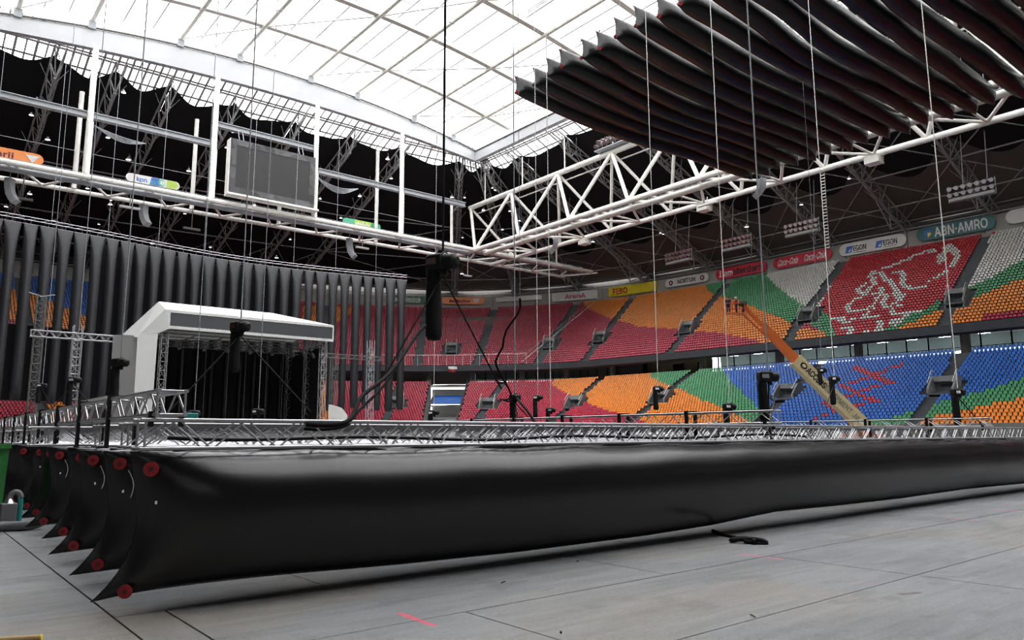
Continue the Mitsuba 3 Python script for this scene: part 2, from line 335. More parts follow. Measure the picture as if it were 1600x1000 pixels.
# concourse back wall: windows with a daylight strip below, columns, rooms
WD = 7.0
def wall_piece(base, ua, ub, za, zb, mat, parent, n=6, dist=WD, th=0.25, **k):
    us = np.linspace(ua, ub, n)
    return obj(base, grid(np.array([outward(us, dist, za), outward(us, dist, zb), outward(us, dist + th, zb), outward(us, dist + th, za), outward(us, dist, za)])), mat, parent, **k)
wb = thing('wall_concourse', 'concourse back wall of glazed boxes between the two tiers', 'wall', kind='structure')
labels['wall_concourse'].pop('category', None)
wall_piece('sill', 0, 3.75, ZB2 - 0.4, ZB2 + 0.25, 'concrete', wb, 40)
wall_piece('head', 0, 3.75, 16.3, 18.0, 'concrete', wb, 40)
ub = 0.6
PANE_W = 0.1285
k = 0
while ub < 3.7:
    ue = min(ub + PANE_W, 3.74)
    wall_piece('window_frame', ub, ub + 0.006, ZB2 + 0.2, 16.4, 'black', wb, 2, WD - 0.1, 0.2)
    wall_piece('transom', ub, ue, ZB2 + 1.02, ZB2 + 1.1, 'black', wb, 2, WD - 0.05, 0.12)
    obj('upper_pane', grid(np.array([outward(np.array([ub + .006, ue]), WD, ZB2 + 1.1), outward(np.array([ub + .006, ue]), WD, 16.3)])), 'pane_glass', wb)
    obj('lower_pane', grid(np.array([outward(np.array([ub + .006, ue]), WD, ZB2 + 0.25), outward(np.array([ub + .006, ue]), WD, ZB2 + 1.02)])), 'pane_glass', wb)
    ub = ue; k += 1
wall_piece('room_back', 0.3, 3.75, ZB2 + 1.1, 18.0, 'room_teal', wb, 40, WD + 4.5)
us_ = np.linspace(0.3, 3.75, 40); obj('room_ceiling', grid(np.array([outward(us_, WD + .1, 16.4), outward(us_, WD + 4.6, 16.4)])), 'concrete', wb)
for q in np.arange(0.75, 3.7, 0.19):
    c = outward(np.array(q), WD + 2.4, 16.25); d = V(*ring(np.array(q))[2], 0); s = np.cross(d, V(0, 0, 1))
    scene[key_for('strip_light', wb)] = {**mikit.ply(obox(c, d * .1, s * .75, V(0, 0, .05)), 'white'), 'emitter': {'type': 'area', 'radiance': rgb(.45, .47, .48)}}
wall_piece('room_wall', 3.74, 4.35, ZB2 - 0.4, 18, 'room_beige', wb, 8)
wall_piece('doorway', 3.80, 3.86, ZB2 - 0.3, ZB2 + 2.2, 'black', wb, 2, WD - 0.06, 0.1)
wall_piece('doorway', 3.98, 4.08, ZB2 + 0.6, ZB2 + 2.2, 'black', wb, 2, WD - 0.06, 0.1)
wall_piece('dark_block', 4.3, 4.62, ZB2 - 0.4, 17, 'band_grey', wb, 5, WD - 3.5, 3.5)
wall_piece('room_wall', 4.6, 7.1, ZB2 - 0.4, ZB2 + 0.5, 'concrete', wb, 30)
wall_piece('room_head', 4.6, 7.1, ZB2 + 2.3, 18, 'concrete', wb, 30)
for q in np.arange(4.65, 7.05, 0.15):
    e_ = np.array([q, q + .14]); lo_z = ZB2 + (1.0 if q > 5.4 else .5)
    obj('upper_pane', grid(np.array([outward(e_, WD, lo_z), outward(e_, WD, ZB2 + 2.3)])), 'tinted_glass', wb)
    if q > 5.4: obj('lower_pane', grid(np.array([outward(e_, WD, ZB2 + .5), outward(e_, WD, lo_z)])), 'pane_glass', wb)
    wall_piece('window_frame', q + .138, q + .15, ZB2 + 0.4, ZB2 + 2.4, 'black', wb, 2, WD - 0.1, 0.2)
wall_piece('room_back', 5.3, 7.2, ZB2 + .8, 18, 'room_teal', wb, 20, WD + 3)
wall_piece('room_wall', 7.1, 7.8, 13.3, 18, 'room_dark', wb, 8)
for q in (7.22, 7.35, 7.62):
    obj('lower_pane', grid(np.array([outward(np.array([q, q + .1]), WD - 0.3, 12.2), outward(np.array([q, q + .1]), WD - 0.3, 13.3)])), 'pane_glass', wb)
wall_piece('room_wall', 7.1, 7.8, 9.5, 12.2, 'room_dark', wb, 8)
wall_piece('room_wall', 7.8, 14, ZB2 - 0.4, 18, 'room_dark', wb, 50)
wall_piece('room_wall', 14, NR + 0.6, ZB2 - 0.4, 18, 'room_dark', wb, 90)
for q in (0.7, 1.35, 1.92, 2.53, 3.13, 3.74, 4.62, 5.4, 6.3, 7.08, 7.84):
    c = outward(np.array(q), 3.0, 0.0)
    obj('column', rod(c + V(0, 0, ZB2 - 0.4), c + V(0, 0, ZF + 0.2), 0.62, 14), 'concrete', wb, 40)

# aisles and stair portals
AIS_U = [1.0, 1.989, 3.01, 3.966, 4.949, 5.961, 6.979, 7.996, 8.99, 10.0, 11.0]
AIS_L = [(0.9, 0.9), (1.916, 1.907), (2.8, 2.76), (3.861, 3.772), (4.844, 4.709), (6.698, 6.547), (8.3, 8.2), (9.0, 9.0), (10.0, 10.0), (11.0, 11.0)]
PORT_U = [(1.978, .238), (2.975, .253), (3.975, .285), (4.96, .30), (5.96, .26), (7.5, .235), (9.0, .25)]
PORT_L = [(1.885, .47), (2.79, .487), (3.80, .505), (4.74, .487), (6.62, .50), (8.2, .54)]
def portal(parent, surf, u, t, w, h, dp):
    """stair portal sticking out of the terrace: lintel, side walls, dark doorway, railings"""
    c = surf(np.array(u), np.array(t)); d = V(*ring(np.array(u))[2], 0); s = np.cross(d, V(0, 0, 1))
    for q in (-1, 1):
        e = c + s * q * (w / 2); n_ = s * q * 0.12
        prof = [(-dp * .8, -1.3), (dp * .9, -1.3), (dp * .9, h + .25), (dp * .15, h + .25), (-dp * .8, .1)]
        v = np.array([e + d * a_ + V(0, 0, z_) + m_ for m_ in (-n_, n_) for a_, z_ in prof]); k5 = len(prof)
        f = [[0, i, i + 1] for i in range(1, k5 - 1)] + [[k5, k5 + i + 1, k5 + i] for i in range(1, k5 - 1)] + [[i, i + k5, (i + 1) % k5] for i in range(k5)] + [[(i + 1) % k5, i + k5, (i + 1) % k5 + k5] for i in range(k5)]
        obj('portal_wall', (v, np.array(f)), 'portal_grey', parent)
        bar('portal_rail', parent, e - d * dp * 0.75 + V(0, 0, .8), e + d * dp * 0.15 + V(0, 0, h + .95), 0.05, 'white_steel', 5)
        bar('portal_rail', parent, e + d * dp * 0.15 + V(0, 0, h + .95), e + d * dp * 0.9 + V(0, 0, h + .95), 0.05, 'white_steel', 5)
    oblock('portal_lintel', parent, c + d * dp * 0.5 + V(0, 0, h - .05), d * dp * 0.36, s * (w / 2 + 0.12), V(0, 0, 0.34), 'portal_grey')
    oblock('portal_back', parent, c + d * dp * 0.62 + V(0, 0, h / 2 - 0.6), d * 0.1, s * (w / 2), V(0, 0, h / 2 + 0.5), 'portal_grey')
    oblock('portal_doorway', parent, c + d * dp * 0.54 + s * w * .08 + V(0, 0, h / 2 - 0.75), d * 0.05, s * (w * .3), V(0, 0, h / 2 + 0.1), 'stand_grey')
    oblock('portal_floor', parent, c - d * dp * 0.2 + V(0, 0, -0.55), d * dp * 0.8, s * (w / 2), V(0, 0, 0.12), 'stand_grey')
for u, t in PORT_U: portal(up_stand, upper, u, t, 2.3, 1.6, 2.0)
for u, t in PORT_L: portal(lo_stand, lower, u, t, 2.7, 1.4, 2.1)
# railing along the front of the corner of the upper tier
for a_, b_ in zip(np.linspace(6.15, 8.6, 17)[:-1], np.linspace(6.15, 8.6, 17)[1:]):
    pa, pb = outward(np.array(a_), -0.45, ZF), outward(np.array(b_), -0.45, ZF)
    bar('front_rail', up_stand, pa + V(0, 0, 2.35), pb + V(0, 0, 2.35), 0.05, 'white_steel', 5)
    bar('rail_post', up_stand, pa, pa + V(0, 0, 2.35), 0.04, 'white_steel', 5)
pa = outward(np.array(6.15), -0.45, ZF)
pb = upper(np.array(5.55), np.array(0.99)) + V(0, 0, 1)
bar('section_rail', up_stand, upper(np.array(6.25), np.array(0.0)) + V(0, 0, 0.6), pb, 0.06, 'white_steel', 5)
bar('section_rail', up_stand, upper(np.array(6.25), np.array(0.0)) + V(0, 0, 1.6), pb + V(0, 0, 1), 0.04, 'grey_steel', 5)
for t_ in np.linspace(0.05, 0.97, 18):
    p_ = upper(np.array(6.25 - 0.7 * t_), np.array(t_)); bar('section_post', up_stand, p_ + V(0, 0, 0), p_ + V(0, 0, 2), 0.03, 'grey_steel', 5)

# ------------------------------------------------------------------ seats
SEAT_FIELDS = [
    ('U', 'orange', [(5.922,1.003),(4.88,1.035),(4.209,0.999),(3.983,0.756),(3.884,0.714),(3.592,0.527),(3.361,0.368),(3.223,0.286),(2.992,0.166),(2.861,-0.079),(3.045,-0.057),(3.168,0.005),(3.282,0.047),(3.491,0.122),(3.665,0.188),(3.846,0.235),(4.1,0.313),(4.349,0.375),(4.57,0.43),(4.696,0.498),(4.896,0.558),(5.15,0.663),(5.653,0.832)]),
    ('U', 'orange', [(3.027,0.138),(2.799,0.083),(2.637,-0.009),(2.562,-0.143),(2.948,-0.1)]),
    ('U', 'green', [(4.209,0.999),(3.679,1.004),(3.488,0.774),(3.305,0.589),(3.155,0.455),(3.069,0.383),(2.945,0.193),(2.98,0.144),(3.106,0.214),(3.223,0.286),(3.361,0.368),(3.592,0.527),(3.884,0.714),(3.983,0.756)]),
    ('U', 'green', [(3.024,0.351),(2.895,0.326),(2.658,0.044),(2.536,-0.046),(2.608,-0.049),(2.637,-0.009),(2.799,0.083),(2.926,0.156)]),
    ('U', 'white', [(3.679,1.004),(3.003,1.033),(2.931,0.297),(3.069,0.383),(3.155,0.455),(3.305,0.589),(3.488,0.774)]),
    ('U', 'logo', [(3.003,1.033),(1.952,0.949),(2.084,0.259),(2.116,0.177),(2.193,0.15),(2.256,0.057),(2.335,0.015),(2.345,-0.112),(2.524,-0.071),(2.658,0.044),(2.895,0.326),(2.942,0.372)]),
    ('U', 'green', [(2.084,0.259),(2.02,0.218),(2.032,0.152),(2.107,0.114),(2.114,0.079),(2.235,0.029),(2.297,-0.032),(2.357,-0.081),(2.403,-0.052),(2.335,0.015),(2.256,0.057),(2.193,0.15),(2.116,0.177)]),
    ('U', 'orange', [(2.001,0.145),(2.032,0.152),(2.107,0.114),(2.114,0.079),(2.235,0.029),(2.297,-0.032),(2.392,-0.077),(2.354,-0.167),(1.958,-0.141),(1.97,-0.002)]),
    ('U', 'white', [(1.989,0.966),(1.693,0.986),(1.648,0.62),(1.741,0.556),(1.79,0.527),(1.822,0.457),(1.898,0.383),(1.949,0.353),(1.985,0.337)]),
    ('U', 'green', [(1.985,0.337),(1.949,0.353),(1.898,0.383),(1.822,0.457),(1.79,0.527),(1.741,0.556),(1.648,0.62),(1.624,0.421),(1.709,0.345),(1.759,0.337),(1.808,0.302),(1.862,0.256),(1.892,0.228),(1.941,0.21)]),
    ('U', 'orange', [(1.941,0.21),(1.892,0.228),(1.862,0.256),(1.808,0.302),(1.759,0.337),(1.709,0.345),(1.624,0.421),(1.584,0.108),(1.668,0.066),(1.744,0.069),(1.829,0.04),(1.826,-0.005),(1.808,-0.116),(2.02,-0.131)]),
    ('U', 'blue', [(11.302,0.996),(10.483,0.958),(10.546,0.26),(10.633,0.414),(10.982,0.765),(11.309,0.822)]),
    ('U', 'orange', [(11.309,0.822),(10.982,0.765),(10.633,0.414),(10.546,0.26),(10.575,0.037),(10.828,0.178),(11.321,0.521)]),
    ('U', 'orange', [(9.203,0.943),(8.733,0.94),(8.819,0.71),(9.192,0.405)]),
    ('L', 'orange', [(5.576,0.879),(5.708,1.023),(4.185,0.969),(3.979,0.794),(3.692,0.635),(3.45,0.456),(3.169,0.295),(2.934,0.155),(2.744,0.054),(3.596,0.077),(3.892,0.216),(4.202,0.33),(4.464,0.43),(4.806,0.588),(5.106,0.703)]),
    ('L', 'green', [(4.185,0.969),(4.251,1.096),(3.536,0.971),(3.325,0.695),(3.096,0.472),(2.918,0.296),(2.698,0.053),(2.744,0.054),(2.934,0.155),(3.169,0.295),(3.45,0.456),(3.692,0.635),(3.979,0.794)]),
    ('L', 'blue', [(3.536,0.971),(1.584,0.962),(1.539,0.592),(1.61,0.524),(1.659,0.481),(1.693,0.442),(1.723,0.402),(1.758,0.37),(1.871,0.275),(1.984,0.163),(2.022,0.13),(2.12,0.092),(2.181,0.039),(2.698,0.053),(2.918,0.296),(3.096,0.472),(3.325,0.695)]),
    ('L', 'green', [(1.539,0.592),(1.61,0.524),(1.659,0.481),(1.693,0.442),(1.723,0.402),(1.758,0.37),(1.871,0.275),(1.984,0.163),(2.022,0.13),(2.12,0.092),(2.181,0.039),(1.971,0.032),(1.853,0.127),(1.805,0.164),(1.748,0.193),(1.703,0.23),(1.655,0.265),(1.607,0.287),(1.578,0.304),(1.512,0.369)]),
    ('L', 'orange', [(1.512,0.369),(1.578,0.304),(1.607,0.287),(1.655,0.265),(1.703,0.23),(1.748,0.193),(1.805,0.164),(1.853,0.127),(1.971,0.032),(1.469,0.013)]),
    ('L', 'orange', [(11.02,0.148),(10.936,0.62),(10.847,0.628),(10.872,0.151)]),
    ('L', 'orange', [(8.914,0.171),(8.958,0.961),(8.858,0.965),(8.794,0.171)]),
]
LOGO_LINES = [[(2.679,0.663),(2.677,0.711),(2.62,0.696),(2.562,0.634),(2.5,0.566),(2.454,0.529),(2.408,0.456),(2.351,0.358),(2.325,0.318),(2.326,0.359)], [(2.608,0.742),(2.545,0.739)], [(2.534,0.778),(2.498,0.779)], [(2.487,0.819),(2.425,0.825)], [(2.415,0.865),(2.355,0.86)], [(2.492,0.663),(2.434,0.655),(2.392,0.591),(2.38,0.524),(2.334,0.444),(2.221,0.429)], [(2.659,0.584)], [(2.68,0.543)], [(2.706,0.503),(2.653,0.459)], [(2.666,0.393),(2.631,0.399)], [(2.687,0.354),(2.685,0.306),(2.638,0.239),(2.536,0.244)], [(2.634,0.625),(2.583,0.54)], [(2.606,0.507),(2.61,0.425)], [(2.538,0.429)], [(2.516,0.474),(2.483,0.411),(2.492,0.364),(2.492,0.317)], [(2.444,0.39),(2.433,0.34),(2.424,0.28),(2.394,0.24),(2.371,0.247)], [(2.514,0.274)], [(2.474,0.244)], [(2.498,0.208),(2.517,0.172),(2.425,0.162)], [(2.762,0.202),(2.682,0.2),(2.673,0.164),(2.646,0.132),(2.601,0.13)], [(2.579,0.166)], [(2.352,0.283)], [(2.308,0.24)], [(2.265,0.204)], [(2.337,0.212),(2.315,0.164),(2.268,0.166)], [(2.213,0.166),(2.158,0.171)], [(2.223,0.131)], [(2.631,0.059),(2.564,0.06),(2.548,0.026),(2.548,-0.016)], [(2.452,-0.019)], [(2.428,0.019)], [(2.4,0.056)], [(2.38,0.095),(2.355,0.059),(2.358,0.013),(2.329,0.019)], [(2.313,0.058)], [(2.29,0.096),(2.265,0.055),(2.242,0.092)], [(2.432,0.818)], [(2.416,0.861),(2.354,0.858)], [(2.34,0.894),(2.308,0.899),(2.286,0.852),(2.266,0.853)], [(2.203,0.911),(2.18,0.911),(2.136,0.824),(2.096,0.748),(2.094,0.695),(2.102,0.619)], [(2.201,0.902),(2.199,0.838),(2.21,0.78),(2.184,0.741),(2.187,0.704)], [(2.12,0.582)], [(2.147,0.548)], [(2.167,0.505)], [(2.193,0.471)], [(2.3,0.424),(2.208,0.435)], [(2.211,0.169),(2.159,0.17)]]
CROSS_LINES = [[(2.46,0.826),(2.161,0.553)], [(2.45,0.562),(2.165,0.317)], [(2.353,0.631),(2.328,0.637)], [(2.406,0.602),(2.372,0.598)], [(2.276,0.72),(2.256,0.726)], [(2.235,0.765),(2.213,0.775)], [(2.192,0.799),(2.175,0.815)], [(2.284,0.466),(2.257,0.471)], [(2.242,0.512),(2.215,0.517)], [(2.369,0.399),(2.337,0.396)], [(2.466,0.333),(2.371,0.262)], [(2.25,0.285),(2.224,0.291)], [(2.279,0.248),(2.256,0.255)], [(2.384,0.186),(2.36,0.192)], [(2.423,0.149),(2.399,0.156)]]

def seg_dist(px, py, pts):
    pts = np.asarray(pts, float); best = np.full(px.shape, 9e9)
    if len(pts) == 1: return np.hypot(px - pts[0, 0], py - pts[0, 1])
    for a, b in zip(pts[:-1], pts[1:]):
        d = b - a; t = np.clip(((px - a[0]) * d[0] + (py - a[1]) * d[1]) / max(d @ d, 1e-9), 0, 1)
        best = np.minimum(best, np.hypot(px - a[0] - t * d[0], py - a[1] - t * d[1]))
    return best
PITCH_S = 0.5
def seat_rows(surf, n, u0, u1, aisles, portals, which, gap):
    us = np.linspace(u0, u1, 2600); out = []
    for k in range(n):
        t = (k + 0.45) / n
        P = surf(us, np.full(len(us), t)); P[:, 2] = surf(us[:1], np.array([k / n]))[0, 2]
        s = np.r_[0, np.cumsum(np.linalg.norm(np.diff(P[:, :2], axis=0), axis=1))]
        q = np.arange(0.3, s[-1], PITCH_S); u = np.interp(q, s, us)
        pos = np.stack([np.interp(u, us, P[:, i]) for i in range(3)], 1)
        keep = np.ones(len(u), bool)
        for a in aisles:
            ua = a if np.isscalar(a) else a[0] + (a[1] - a[0]) * t
            keep &= np.abs(q - np.interp(ua, us, s)) > gap
        for (pu, pt) in portals:
            near = np.abs(t - pt) < 0.085
            if near: keep &= np.abs(q - np.interp(pu, us, s)) > 2.1
        if which == 'L': keep &= ~((u > GATE[0] - 0.03) & (u < GATE[1] + 0.03))
        out.append(np.c_[pos, u, np.full(len(u), t)][keep])
    return np.vstack(out)
su = seat_rows(upper, NUP, 0.8, 12.3, AIS_U, PORT_U, 'U', 0.95)
sl = seat_rows(lower, NLO, 0.8, 12.3, AIS_L, PORT_L, 'L', 0.8)
def paint(S, which):
    c = np.full(len(S), 'red', dtype=object)
    for w, name, poly in SEAT_FIELDS:
        if w == which: c[contains_xy(Polygon(poly).buffer(0), S[:, 3], np.clip(S[:, 4], 0.03, 0.955))] = name
    if which == 'U':
        for ln in LOGO_LINES:
            l2 = [(a * 21.9, b * 34.7) for a, b in ln]
            c[seg_dist(S[:, 3] * 21.9, S[:, 4] * 34.7, l2) < 0.5] = 'white'
        c[(S[:, 4] > 0.98) & (S[:, 3] > 1.95) & (S[:, 3] < 3.03)] = 'logo'
    else:
        for ln in CROSS_LINES:
            l2 = [(a * 21.5, b * 25.0) for a, b in ln]
            c[seg_dist(S[:, 3] * 21.5, S[:, 4] * 25.0, l2) < 0.5] = 'red'
    return c
cu, cl = paint(su, 'U'), paint(sl, 'L')
S_ALL, C_ALL = np.vstack([su, sl]), np.r_[cu, cl]
TIER = np.r_[np.zeros(len(su), int), np.ones(len(sl), int)]
# one seat: back and pan, facing -y locally (towards the pitch)
def seat_mesh():
    back = np.array([[-.2, .20, .40], [.2, .20, .40], [.2, .13, .40], [-.2, .13, .40], [-.15, .30, .77], [.15, .30, .77], [.17, .22, .74], [-.17, .22, .74]], float)
    fb = np.array([[0, 1, 5, 4], [2, 3, 7, 6], [1, 2, 6, 5], [3, 0, 4, 7], [4, 5, 6, 7]])
    pan = np.array([[-.2, .20, .42], [.2, .20, .42], [.2, .20, .36], [-.2, .20, .36], [-.18, -.15, .44], [.18, -.15, .44], [.18, -.15, .38], [-.18, -.15, .38]], float)
    fp_ = np.array([[0, 1, 5, 4], [3, 2, 6, 7], [4, 5, 6, 7], [0, 4, 7, 3], [1, 5, 6, 2]])
    return merge([(back, fb), (pan, fp_)])
SV, SF = seat_mesh()
dirs = ring(S_ALL[:, 3])[2]
ang = np.arctan2(-dirs[:, 0], dirs[:, 1])
dist = np.hypot(S_ALL[:, 0], S_ALL[:, 1])
# the 300 seats that show largest: the nearest ones of the lower tier inside the frame, clear of the truss
fwd2 = V(FWD[0], FWD[1]) / np.hypot(FWD[0], FWD[1])
bear = np.degrees(np.arctan2(S_ALL[:, 1], S_ALL[:, 0]))
cand = np.where((TIER == 1) & (bear > 17.5) & (bear < 40) & (S_ALL[:, 4] > 0.15))[0]
near = cand[np.argsort(dist[cand])[:300]]
isn = np.zeros(len(S_ALL), bool); isn[near] = True
SEATP = {k: mikit.ply((SV, SF), 'seat_' + k) for k in SEATC}
for i in near:
    c, s = math.cos(ang[i]), math.sin(ang[i]); n_ = C_ALL[i]
    put('stadium_seat', SEATP[n_], None, basis(S_ALL[i, :3], (c, s, 0), (-s, c, 0), (0, 0, 1)), label='%s plastic seat in the front rows of the lower tier at the right' % n_, cat='seat', group='%s seats in the front rows of the lower tier' % n_)
rest = np.where(~isn)[0]
ca, sa = np.cos(ang[rest]), np.sin(ang[rest])
R = np.zeros((len(rest), 3, 3)); R[:, 0, 0] = ca; R[:, 1, 0] = sa; R[:, 0, 1] = -sa; R[:, 1, 1] = ca; R[:, 2, 2] = 1
VV = (np.einsum('kij,nj->kni', R, SV) + S_ALL[rest, None, :3]).reshape(-1, 3)
FF = (SF[None] + (np.arange(len(rest)) * len(SV))[:, None, None]).reshape(-1, 3)
jit = 1 + 0.1 * (rng.random((len(rest), 1)) - 0.5)
CC = np.repeat(np.array([SEATC[c] for c in C_ALL[rest]]) * jit, len(SV), axis=0)
obj('seat_rows', (VV, FF), 'seat_mix', label='thousands of red, orange, green, white and blue plastic seats filling both tiers', cat='seats', kind='stuff', color=np.clip(CC, 0, 1))

# ------------------------------------------------------------------ roof: opening edge, glazed barrel, ceiling, drapes
def zt(x): return 63.2 - 0.00245 * (np.asarray(x, float) - 47) ** 2          # top of the gutter beam
def zb(x): return 59.4 - 0.00135 * (np.asarray(x, float) - 48) ** 2          # its bottom
def zg(x): return zt(x) + 2.2                                                # glass barrel above the opening
XL, XR, YN, YF = 2.0, 87.4, -30.0, 117.7
gut = thing('gutter_beam', 'white arched gutter beam along the edge of the roof opening', 'beam')
xs = np.linspace(XL, XR, 40)
def strip(xs, y0, y1):
    c = [np.c_[xs, np.full(len(xs), y), z] for y, z in ((y0, zb(xs)), (y0, zt(xs)), (y1, zt(xs)), (y1, zb(xs)), (y0, zb(xs)))]
    return grid(np.array(c))
obj('beam', strip(xs, YF - 0.1, YF + 0.9), 'gutter_white', gut, 30)
obj('beam', strip(xs, YN - 0.9, YN), 'gutter_white', gut, 30)
for x0, x1 in ((XR - 0.3, XR + 0.7), (XL - 0.7, XL)):
    obj('beam', box((x0, YN, float(zb(x0))), (x1, YF, float(zt(x0)))), 'gutter_white', gut)
obj('edge_rail', sweep(np.c_[xs, np.full(40, YF - 0.25), zt(xs) + 0.12], 0.16, 6), 'dark_steel', gut)
obj('edge_rail', rod((XR - 0.4, YF, float(zt(XR)) + 0.12), (XR - 0.4, YN, float(zt(XR)) + 0.12), 0.14, 6), 'dark_steel', gut)
rl = [rod((x, YF - 0.1, float(zt(x))), (x, YF - 0.1, float(zt(x)) + 1.4), 0.035, 4) for x in np.arange(XL, XR, 1.25)]
rl += [rod((a, YF - 0.1, float(zt(a)) + h), (b, YF - 0.1, float(zt(b)) + h), 0.035, 4) for a, b in zip(xs[:-1], xs[1:]) for h in (0.7, 1.4)]
rl += [rod((XR - 0.3, y, float(zt(XR))), (XR - 0.3, y, float(zt(XR)) + 1.4), 0.035, 4) for y in np.arange(YN, YF, 1.25)]
rl += [rod((XR - 0.3, YN, float(zt(XR)) + h), (XR - 0.3, YF, float(zt(XR)) + h), 0.035, 4) for h in (0.7, 1.4)]
obj('railing', merge(rl), 'grey_steel', gut, kind='stuff')

rf = thing('glass_roof', 'arched glass roof over the opening, pale rafters running between curved beams', 'roof')
PX = [2.0, 8.7, 17.7, 29.9, 39.1, 51.4, 60.4, 72.4, 81.6, 87.4]
AY = [117.7, 107, 93.5, 80, 66.5, 53, 39.5, 26, 12.5, -1, -14.5, -30]
for x in PX[1:-1]:
    z = float(zg(x)) - 0.9
    bar('rafter', rf, (x, YN, z), (x, YF, z), 0.36, 'roof_cream', 8)
    for y in (YF, YN):
        block('rafter_foot', rf, (x - .5, y - .5, float(zt(x)) - .1), (x + .5, y + .3, z - .2), 'grey_steel')
for y in AY[1:-1]:
    q = np.linspace(XL, XR, 30)
    obj('arch_beam', grid(np.array([np.c_[q, np.full(30, yy), zg(q) + zz] for yy, zz in ((y - .45, -.15), (y + .45, -.15), (y + .45, -.9), (y - .45, -.9), (y - .45, -.15))])), 'roof_cream', rf, 30)
# thin purlins between the rafters, diagonal ties under them
thin = []
for a, b in zip(PX[:-1], PX[1:]):
    for q in (0.33, 0.67):
        x = a + (b - a) * q; z = float(zg(x)) - 0.12
        bar('purlin', rf, (x, YN, z), (x, YF, z), 0.11, 'grey_steel', 5)
for i, (a, b) in enumerate(zip(PX[:-1], PX[1:])):
    for j, (c, d) in enumerate(zip(AY[:-1], AY[1:])):
        if (i + j) % 2 and d > -20:
            bar('tie', rf, (a, c, float(zg(a)) - 0.9), (b, d, float(zg(b)) - 0.9), 0.13, 'white_steel', 5)
        q = np.linspace(a, b, 3)
        obj('pane', grid(np.array([np.c_[q, np.full(3, yy), zg(q)] for yy in (c, d)])), 'pane_glass', rf)
for y, gap in ((100.5, 1), (87, 1)):
    q = np.linspace(XL, XR, 30); obj('cable_tray', sweep(np.c_[q, np.full(30, y), zg(q) - 1.4], 0.06, 5), 'grey_steel', rf)

# ceiling bays between radial trusses: (inner x, y, outer ring position)
ug_ = np.linspace(0, NR, 4000); RB = ring(ug_)[1]
def u_at_x(x): m = np.where((ug_ > 7.5) & (ug_ < 13.2))[0]; return ug_[m[np.argmin(np.abs(RB[m, 0] - x))]]
def u_at_y(y): m = np.where((ug_ < 5.2))[0]; return ug_[m[np.argmin(np.abs(RB[m, 1] - y))]]
RAD = [(88.2, y, u_at_y(y)) for y in (2, 15.5, 29, 42.5, 56, 69.5, 83, 97)]
RAD += [(88.2, 110, 4.75), (88.2, 117.5, 5.9), (88.0, 118.3, 6.7), (84, 118.5, 7.6)]
RAD += [(x, 118.5, u_at_x(x)) for x in (73, 62.5, 51.5, 40.5, 30.5, 22.5, 14.5, 4, -8)]
RAD += [(XL - .8, 118.5, 12.6), (XL - .8, 110, 13.5), (XL - .8, 80, 14.3), (XL - .8, 45, 15.2), (XL - .8, 0, 16.2), (XL - .8, -30.5, 17.3), (0, -30.9, 19.0), (40, -30.9, 20.0), (75, -30.9, 21.0), (88.2, -30.5, 22.3), (88.2, -12, 23.3)]
def rad(i, t, dz=0.0):
    x, y, u = RAD[i % len(RAD)]
    O = ring(np.array(u)); o = O[1] + O[2] * 0.9
    a, b = V(x, y, 61.0 if x < 88 else 60.3), V(o[0], o[1], 39.6)
    return a + (b - a) * t + V(0, 0, dz)
def bay(i, s, t, dz=0.0): return rad(i, t, dz) * (1 - s) + rad(i + 1, t, dz) * s
NB = 20                                                                       # bays that the photograph shows
ceil = tag('ceiling', 'dark sheet-metal ceiling deck over the stands', kind='structure')
def bay_mesh(i, t0, t1, dz, n=4, m=6): return grid(np.array([[bay(i, s, t, dz) for s in np.linspace(0, 1, n)] for t in np.linspace(t0, t1, m)]))
scene['ceiling'] = mikit.ply(merge([bay_mesh(i, 0.2 if i < NB else 0.0, 1.0, 0.0) for i in range(len(RAD))]), 'deck')
for i in range(NB):
    for a, b in zip(np.linspace(0, 1, 5)[:-1], np.linspace(0, 1, 5)[1:]):
        for c, d in ((0.0, 0.1), (0.1, 0.2)):
            obj('skylight_pane', grid(np.array([[bay(i, a, c), bay(i, b, c)], [bay(i, a, d), bay(i, b, d)]])), 'pane_glass', 'ceiling')
    for a in np.linspace(0, 1, 9):
        bar('glazing_bar', 'ceiling', bay(i, a, 0.0, -.15), bay(i, a, 0.2, -.15), 0.16 if round(a * 8) % 2 == 0 else 0.1, 'dark_steel', 4)
    for t in (0.06, 0.115):
        bar('glazing_rail', 'ceiling', bay(i, 0, t, -.25), bay(i, 1, t, -.25), 0.15, 'dark_steel', 4)
    bar('edge_purlin', 'ceiling', bay(i, 0, 0.05, -1.2), bay(i, 1, 0.05, -1.2), 0.16, 'dark_steel', 5)
# black drapes hung under the ceiling, one per bay
for i in range(NB):
    P = np.zeros((15, 15, 3)); left = i >= 11
    for a, s in enumerate(np.linspace(0, 1, 15)):
        sg = math.sin(math.pi * s)
        t0 = 0.085 + 0.03 * sg + 0.006 * math.sin(9 * s + i); t1 = (0.8 if left else 0.6) + 0.12 * sg
        for b, q in enumerate(np.linspace(0, 1, 15)):
            P[b, a] = bay(i, s, t0 + (t1 - t0) * q, -0.9 - 0.9 * sg * (0.4 + 0.6 * q) - 0.15 * math.sin(11 * q + 3 * i))
    side = 'left stand' if left else ('corner' if i > 7 else 'right stand')
    obj('roof_drape', grid(P), 'drape', None, True, 'black fabric roof drape, ' + ordw(i + 1) + ' bay from the right, above the ' + side, 'drape', 'black roof drapes')
